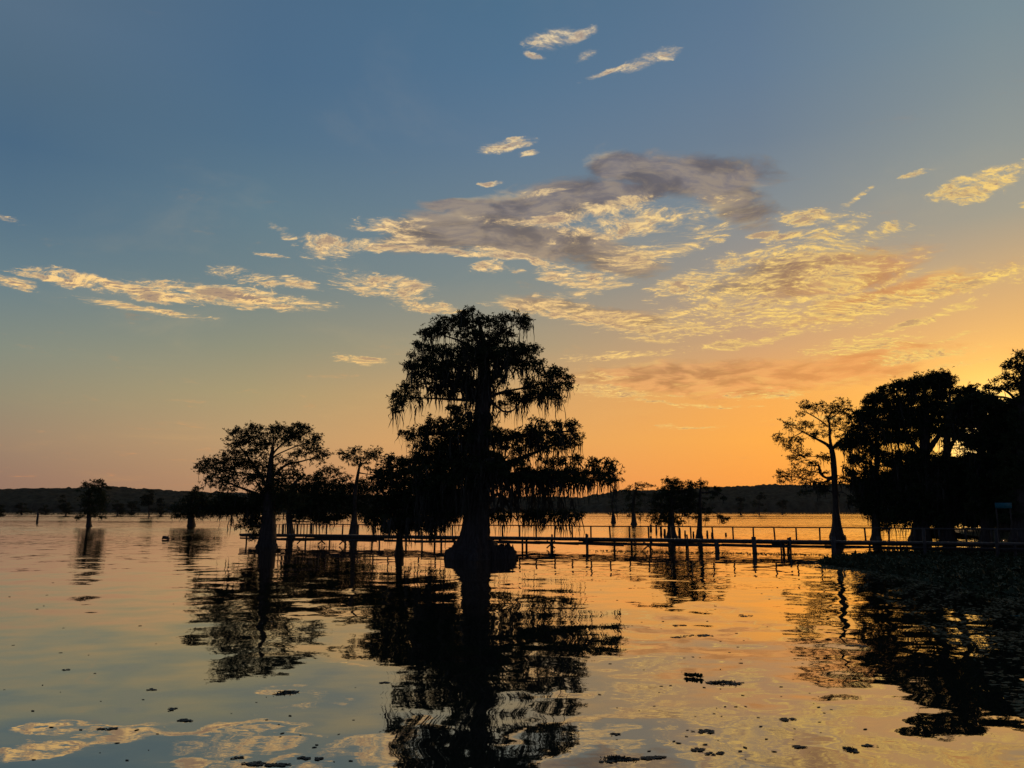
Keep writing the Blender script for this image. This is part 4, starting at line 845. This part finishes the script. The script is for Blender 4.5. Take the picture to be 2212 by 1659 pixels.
# ------------------------------------------------------------------ house at the right edge
def house():
    Y = 93.0; a = P(2196, 890, Y); c = P(2172, 1160, Y); S = Y / F
    root = empty('waterside_house', (a[0] + 6, Y + 3, 0), label='dark raised house with a pale metal eave line at the right edge', cat='house')
    L0 = np.array(root.location); x0 = a[0]; zt = P(2172, 884, Y)[2]; zb = 0.9
    ge = Geo(); ge.box((x0 + 6, Y + 3.5, (zt + zb) / 2), (12, 6, zt - zb)); ge.obj('wall', M_HOUSE, root, loc=L0)
    ge = Geo(); e = P(2161, 880, Y); e2 = P(2330, 861, Y)
    ge.add([(e[0], Y - 0.6, e[2]), (e2[0] + 4, Y - 0.6, e2[2] + 0.3), (e2[0] + 4, Y + 3.5, e2[2] + 0.9), (e[0], Y + 3.5, e[2] + 0.5), (e[0], Y - 0.6, e[2] - 0.14), (e2[0] + 4, Y - 0.6, e2[2] + 0.16), (e2[0] + 4, Y + 3.5, e2[2] + 0.76), (e[0], Y + 3.5, e[2] + 0.36)],
           Q=[[0,1,2,3],[4,7,6,5],[0,4,5,1],[3,2,6,7],[0,3,7,4],[1,5,6,2]])
    ge.add([(e[0], Y + 3.5, e[2] + 0.5), (e2[0] + 4, Y + 3.5, e2[2] + 0.9), (e2[0] + 4, Y + 7.4, e2[2] + 0.2), (e[0], Y + 7.4, e[2] - 0.1)], Q=[[0,1,2,3]])
    ge.obj('roof', M_ROOF, root, loc=L0)
    ge = Geo(); b1 = P(2182, 955, Y); b2 = P(2230, 1015, Y); ge.beam(b1 + [0, .3, 0], b2 + [0, .3, 0], 0.18, 0.22); ge.obj('brace', M_HOUSE, root, loc=L0)
    for dx_, dy_ in ((2.6, .8), (7, .8), (11.4, .8), (2.6, 6), (11.4, 6)):
        ge = Geo(); ge.box((x0 + dx_, Y + dy_, (zb - 0.8) / 2), (0.32, 0.32, zb + 0.8)); ge.obj('stilt', M_HOUSE, root, loc=L0)
house()
def board():
    Y = 74.0; a = P(2149, 1086, Y); b = P(2186, 1098, Y); w_ = b[0] - a[0]; h = a[2] - b[2]; c = (a + b) / 2
    root = empty('painted_board', (c[0], Y, 0), label='small teal board on posts beyond the pier between dark trunks', cat='board'); L0 = np.array(root.location)
    ge = Geo(); ge.box(c, (w_, 0.05, h)); ge.obj('panel', M_TEAL, root, loc=L0)
    for sx in (-1, 1):
        ge = Geo(); ge.box((c[0] + sx * w_ * 0.42, Y + 0.08, (c[2] - 0.6) / 2), (0.09, 0.09, c[2] + 1.0)); ge.obj('post', M_BARK, root, loc=L0)
board()
# wooded bank that closes the grove behind, at the right
def bank():
    rng = np.random.default_rng(5); X = np.linspace(60, 190, 70); V = []; prof = [(-3, -0.6), (0, 0.05), (4, 0.5), (9, 1.1), (14, 0.6), (20, -0.6)]
    for dy_, z in prof: V.append(np.stack([X, 103 - (X - 50) * 0.28 + dy_ + vnoise(X, 7, 9) * 2 + 0, z + vnoise(X, 8 + int(z * 3), 3) * 0.2 * (z > 0)], 1))
    nx = len(X); V = np.concatenate(V); j, i = np.meshgrid(np.arange(len(prof) - 1), np.arange(nx - 1), indexing='ij'); a = (j * nx + i).ravel()
    o = mesh_obj('shore', V, np.stack([a, a + 1, a + nx + 1, a + nx], 1), M_WEED, smooth=True); tag(o, 'low dark bank behind the grove at right', kind='structure')
    ge = Geo(); n = 2600
    x = rng.uniform(62, 185, n); y = 106 - (x - 50) * 0.28 + rng.uniform(0, 12, n); z = rng.uniform(0, 1, n) ** 0.8 * (7 + vnoise(x, 44, 6) * 3)
    pts = np.stack([x, y, z + 0.5], 1); pp = np.repeat(pts, 8, 0) + rng.normal(size=(n * 8, 3)) * np.array([0.9, 0.9, 0.6])
    tufts(ge, pp, 0.5, 5, rng, wid=0.4)
    tag(ge.obj('undergrowth', M_LEAF_D), 'dense dark undergrowth on the bank behind the right grove', kind='stuff', cat='undergrowth')
bank()

# ------------------------------------------------------------------ post and knees
def snag(name, px, by, ty, w_, label, cat, group=None, lean=0):
    b0 = G(px, by); S = b0[1] / F; h = (by - ty) * S; ge = Geo(); r = w_ * S / 2
    ge.tube([(0, 0, -0.6), (0, 0, 0), (lean * .5, 0, h * .5), (lean, 0, h * .96), (lean, 0, h)], [r * 1.3, r * 1.15, r, r * .85, r * .1], 9, rough=0.08, seed=int(px), flute=0.06)
    o = ge.obj(name, M_BARK, smooth=False); o.location = b0; return tag(o, label, cat, group)
snag('bare_post', 80, 1128.5, 1107, 4.2, 'bare post standing upright in the open lake at far left', 'post', lean=0.1)
for i, (px, by, ty, w_) in enumerate([(1406,1147,1133,5),(1418,1150,1134,4),(1428,1154,1137,5),(1436,1157,1143,5),(1468,1158,1140,5),(1480,1157,1146,4),(1498,1158,1148,4),(1528,1157,1146,4),(1538,1158,1150,4),(1568,1157,1151,4)]):
    snag('cypress_knee', px, by, ty, w_, 'dark pointed cypress knee rising beyond the pier railing', 'cypress knee', 'cypress knees beyond the pier')
def stub():
    b0 = G(357, 1165.5); S = b0[1] / F; ge = Geo()
    ge.tube([(-7 * S, 0, .05), (-4 * S, 0, 3.5 * S), (0, 0, 4.5 * S), (4 * S, 0, 3.5 * S), (8 * S, 0, 1 * S)], np.array([1, 3, 3.2, 3, 1.5]) * S, 8, rough=0.15, seed=3)
    ge.tube([(4 * S, 0, 3 * S), (6.5 * S, 0, 9 * S)], [2 * S, .4 * S], 6); ge.tube([(-3 * S, 0, 3 * S), (-2 * S, 0, 8 * S)], [1.5 * S, .3 * S], 6)
    o = ge.obj('floating_log', M_BARK); o.location = b0; tag(o, 'jagged dark log stub on the water left of the broad cypress', 'log')
stub()

# ------------------------------------------------------------------ water plants: the mat at right
def weeds():
    rng = np.random.default_rng(9)
    top = np.array([(1772,1214),(1830,1203),(1880,1196),(1960,1193),(2080,1192),(2260,1192)], float)
    bot = np.array([(1772,1216),(1830,1224),(1900,1236),(1980,1252),(2060,1268),(2140,1284),(2260,1304)], float)
    ge = Geo(); V = []; px = np.linspace(1772, 2260, 90)
    yt = np.interp(px, top[:,0], top[:,1]) + vnoise(px, 3, 9) * 1.0; yb = np.interp(px, bot[:,0], bot[:,1]) - 3 + vnoise(px, 4, 12) * 3.0
    m_ = 12
    for k in range(m_ + 1):
        t = k / m_; zz_ = 0.035 if 0 < k < m_ else -0.02
        for x, a, b in zip(px, yt, yb):
            p = G(x, a + (b - a) * t); p[2] = zz_ + (rng.uniform(0, 0.05) if zz_ > 0 else 0); V.append(p)
    nx = len(px); j, i = np.meshgrid(np.arange(m_), np.arange(nx - 1), indexing='ij'); a = (j * nx + i).ravel()
    ge.add(V, Q=np.stack([a, a + nx, a + nx + 1, a + 1], 1))
    pts = []; sc = []
    while len(pts) < 9000:
        x = rng.uniform(1765, 2270); a = np.interp(x, top[:,0], top[:,1]) - 1.0; b = np.interp(x, bot[:,0], bot[:,1]) + 3
        # even over the ground, so denser where the mat is seen edge-on
        p0, p1 = G(x, a)[1], G(x, b)[1]; yw = rng.uniform(p1, p0); k = (x - CX) / F
        p = np.array([k * yw * 0.99, yw, 0.03 + abs(rng.normal()) * 0.05]); pts.append(p); sc.append(1.0 if rng.uniform() < .9 else 2.2)
    tufts(ge, np.array(pts), 0.17, 4, rng, flat=0.6, wid=0.5, scl=np.array(sc))
    # loose leaves that thin out from the edge of the mat
    n = 0; V = []
    while n < 5200:
        x = rng.uniform(1730, 2290); e = np.interp(x, bot[:,0], bot[:,1]); reach = np.interp(x, [1730,1900,2100,2212,2290],[10,60,150,260,300])
        y = e + reach * rng.uniform(0, 1) ** 2.3 - 4
        if vnoise(np.array([x * .9 + y * 2.1]), 31, 22)[0] + vnoise(np.array([y * 3.0 - x * .3]), 32, 14)[0] < -0.15 and rng.uniform() < .85: continue
        c = G(x, y, 0.006); r = rng.uniform(0.03, 0.09); a0 = rng.uniform(0, 6)
        for kk in range(5):
            an = a0 + kk * 2 * PI / 5; V.append(c + np.array([math.cos(an) * r * rng.uniform(.7,1.6), math.sin(an) * r * rng.uniform(.5,1), rng.uniform(-.003, .02)]))
        n += 1
    k = np.arange(n) * 5
    Vn = np.array(V); ge.add(Vn, Q=np.stack([k, k + 1, k + 2, k + 3], 1), T=None); ge.add(Vn, Q=np.stack([k, k + 3, k + 4, k + 4], 1)[:0])
    tag(ge.obj('water_weeds', M_WEED), 'dark mat of water plants spreading in front of the pier at right', 'water plants', kind='stuff')
    # thin fringe of weed along the foot of the pier
    g3 = Geo(); pts = []
    for _ in range(900):
        x = rng.uniform(xp(1290), xp(1900)); p = np.array([x, yl(x) - abs(rng.normal()) * 1.6 - .2, 0.02])
        p[0] += rng.normal() * .6
        pts.append(p)
    tufts(g3, np.array(pts), 0.09, 4, rng, flat=0.5, wid=0.5)
    tag(g3.obj('water_weeds', M_WEED), 'thin broken fringe of weed on the water along the pier foot', 'water plants', kind='stuff')
weeds()

# floating things in the foreground
def leaf_mesh(rng, r, name):
    n = 7; V = []; 
    for z in (0.0, 0.006):
        for k in range(n):
            a = k / n * 2 * PI; V.append((math.cos(a) * r * rng.uniform(.7, 1.4), math.sin(a) * r * rng.uniform(.4, .8), z + 0.002 + rng.uniform(0, .006) * (z > 0)))
    Q = [[k, (k + 1) % n, n + (k + 1) % n, n + k] for k in range(n)]
    me = bpy.data.meshes.new(name); me.from_pydata(V, [], Q + [list(range(n, 2 * n))]); me.materials.append(M_DEB); me.update(); return me
def floaters():
    rng = np.random.default_rng(19)
    ms_ = [leaf_mesh(rng, 0.07, 'floating_leaf') for _ in range(5)]
    n = 0
    while n < 190:
        if rng.uniform() < 0.62: px = rng.uniform(1290, 1900); py = 1225 + 420 * rng.uniform() ** 1.1
        else: px = rng.uniform(0, 850); py = 1190 + 460 * rng.uniform()
        if 960 < px < 1080 and py < 1240: continue
        p = G(px, py, 0.003); s = rng.uniform(0.3, 0.8) * (0.55 + p[1] * 0.016)
        o = bpy.data.objects.new('floating_leaf', ms_[n % 5]); COL.objects.link(o); o.location = p; o.rotation_euler = (0, 0, rng.normal() * 0.5 + rng.integers(0, 2) * PI); o.scale = (s, s * .8, s)
        tag(o, 'small dark leaf floating alone on the open water', 'leaf', 'single leaves afloat on the lake'); n += 1
    rafts = [(1563,1476,62,14,'loose patch of tiny leaves just right of the leafy floating plant'),(1493,1375,84,7,'long thin dark streak of weed on the golden water in mid-distance'),
     (1703,1555,30,8,'dark weed clump below the reflection of the right grove'),(1518,1580,46,7,'dark slanting weed streak below the leafy floating plant'),(1328,1587,18,5,'small weed scrap just right of the tallest tree reflection, near the bottom'),
     (1508,1620,24,8,'compact weed clump near the bottom, below the slanting streak'),(1541,1628,36,5,'thin weed streak touching the compact clump near the bottom'),(1331,1640,90,12,'ragged weed patch at the very bottom beside the tallest tree reflection'),
     (1406,1638,64,10,'ragged weed patch at the bottom, second from the tallest tree reflection'),(1836,1620,24,12,'small leafy clump at lower right under the grove reflection'),(1728,1614,26,6,'thin weed scrap left of the small leafy clump at lower right'),
     (1881,1611,30,4,'rightmost thin weed sliver near the bottom'),(617,1498,54,12,'forked weed patch left of the tallest tree reflection'),(397,1557,36,6,'dark weed sliver over the cloud reflection at lower left'),
     (232,1575,42,5,'leftmost long weed sliver near the bottom'),(332,1490,22,3,'short thin weed sliver left of the forked patch'),(142,1447,14,4,'small weed scrap at far left below the lone cypress reflection'),
     (370,1532,16,6,'tiny double weed scrap above the cloud reflection at lower left'),(832,1475,20,5,'small weed scrap hugging the left edge of the tallest tree reflection'),(515,1637,24,5,'weed sliver at the bottom left of centre'),
     (655,1638,24,6,'weed scrap at the bottom, right of the bottom weed sliver'),(690,1640,20,6,'weed scrap at the bottom beside the dark reflection'),(575,1652,90,8,'ragged weed line cut by the bottom edge of the picture'),
     (1850,1395,40,8,'weed streak on the golden reflection left of the grove'),(1610,1330,30,6,'weed flecks on golden water below the pier'),(1475,1352,40,5,'thin weed streak above the long one on golden water')]
    for i, (px, py, w_, h_, lab) in enumerate(rafts):
        c = G(px, py, 0.0); S = c[1] / F; L = w_ * S / 2; dp = (G(px, py - h_ / 2)[1] - G(px, py + h_ / 2)[1]) / 2
        nleaf = int(max(16, w_ * h_ / 5.0)); V = []; ge = Geo(); tilt = rng.uniform(-.15, .15)
        core = rng.uniform(-.9, .9, size=(7, 2))
        for _ in range(nleaf):
            k = core[rng.integers(7)]; x = np.clip(k[0] + rng.normal() * .16, -1.1, 1.1) * L; y = np.clip(k[1] * .8 + rng.normal() * .16, -1.1, 1.1) * dp + tilt * x * 2
            r = rng.uniform(0.010, 0.030) * (.7 + c[1] * .03); a0 = rng.uniform(0, 6); el = rng.uniform(.4, .8); pl = []
            for kk in range(6):
                an = a0 + kk * PI / 3; pl.append((x + math.cos(an) * r * 1.3, y + math.sin(an) * r * el * 2, 0.004 + rng.uniform(0, .010)))
            ge.add(pl, Q=[[0, 1, 2, 3], [0, 3, 4, 5]])
        if h_ >= 12:
            q_ = rng.normal(size=(nleaf // 3, 3)) * np.array([L * .4, dp * .3, 0]); q_[:, 2] = .015; tufts(ge, q_, 0.03 + .01 * S * 50, 4, rng, wid=.5)
        o = ge.obj('floating_weed', M_DEB); o.location = c; tag(o, lab, 'floating weed', 'scraps of weed afloat in the foreground')
    # leafy floating plant: rosettes of rounded leaves
    c = G(1498, 1463); root = empty('floating_plant', c, label='leafy rosette water plant floating alone on the golden water', cat='water plant')
    for k in range(6):
        ge = Geo(); ox = (k - 2.5) * 0.052 + rng.normal() * .01; oy = rng.normal() * 0.05
        for j in range(8):
            a = j * PI / 4 + rng.uniform(-.3,.3); tl = rng.uniform(.5, 1.1); L = rng.uniform(.085, .125); d = np.array([math.cos(a) * math.cos(tl), math.sin(a) * math.cos(tl), math.sin(tl)])
            r = np.array([-math.sin(a), math.cos(a), 0]); b = np.array([ox, oy, 0.0]); n1 = np.cross(d, r)
            ge.add([b, b + d * L * .5 + r * L * .32 - n1 * .006, b + d * L * .95 + r * L * .22, b + d * L * 1.05, b + d * L * .95 - r * L * .22, b + d * L * .5 - r * L * .32 - n1 * .006], Q=[[0, 1, 2, 3], [0, 3, 4, 5]])
        ge.obj('leaf_rosette', M_WEED, root)
floaters()

# ------------------------------------------------------------------ thin evening air: far hills pale a little
def haze():
    ge = Geo(); ge.box((0, 1400, 60), (7000, 3600, 123))
    m_ = bpy.data.materials.new('evening_haze'); m_.use_nodes = True; nt = m_.node_tree; nt.nodes.clear()
    v = nt.nodes.new('ShaderNodeVolumePrincipled'); v.inputs['Density'].default_value = 0.000011; v.inputs['Color'].default_value = (0.9, 0.9, 0.92, 1); v.inputs['Anisotropy'].default_value = 0.3
    o = nt.nodes.new('ShaderNodeOutputMaterial'); nt.links.new(v.outputs[0], o.inputs['Volume'])
    tag(ge.obj('haze', m_), 'thin even evening haze over the lake', kind='stuff')
haze()
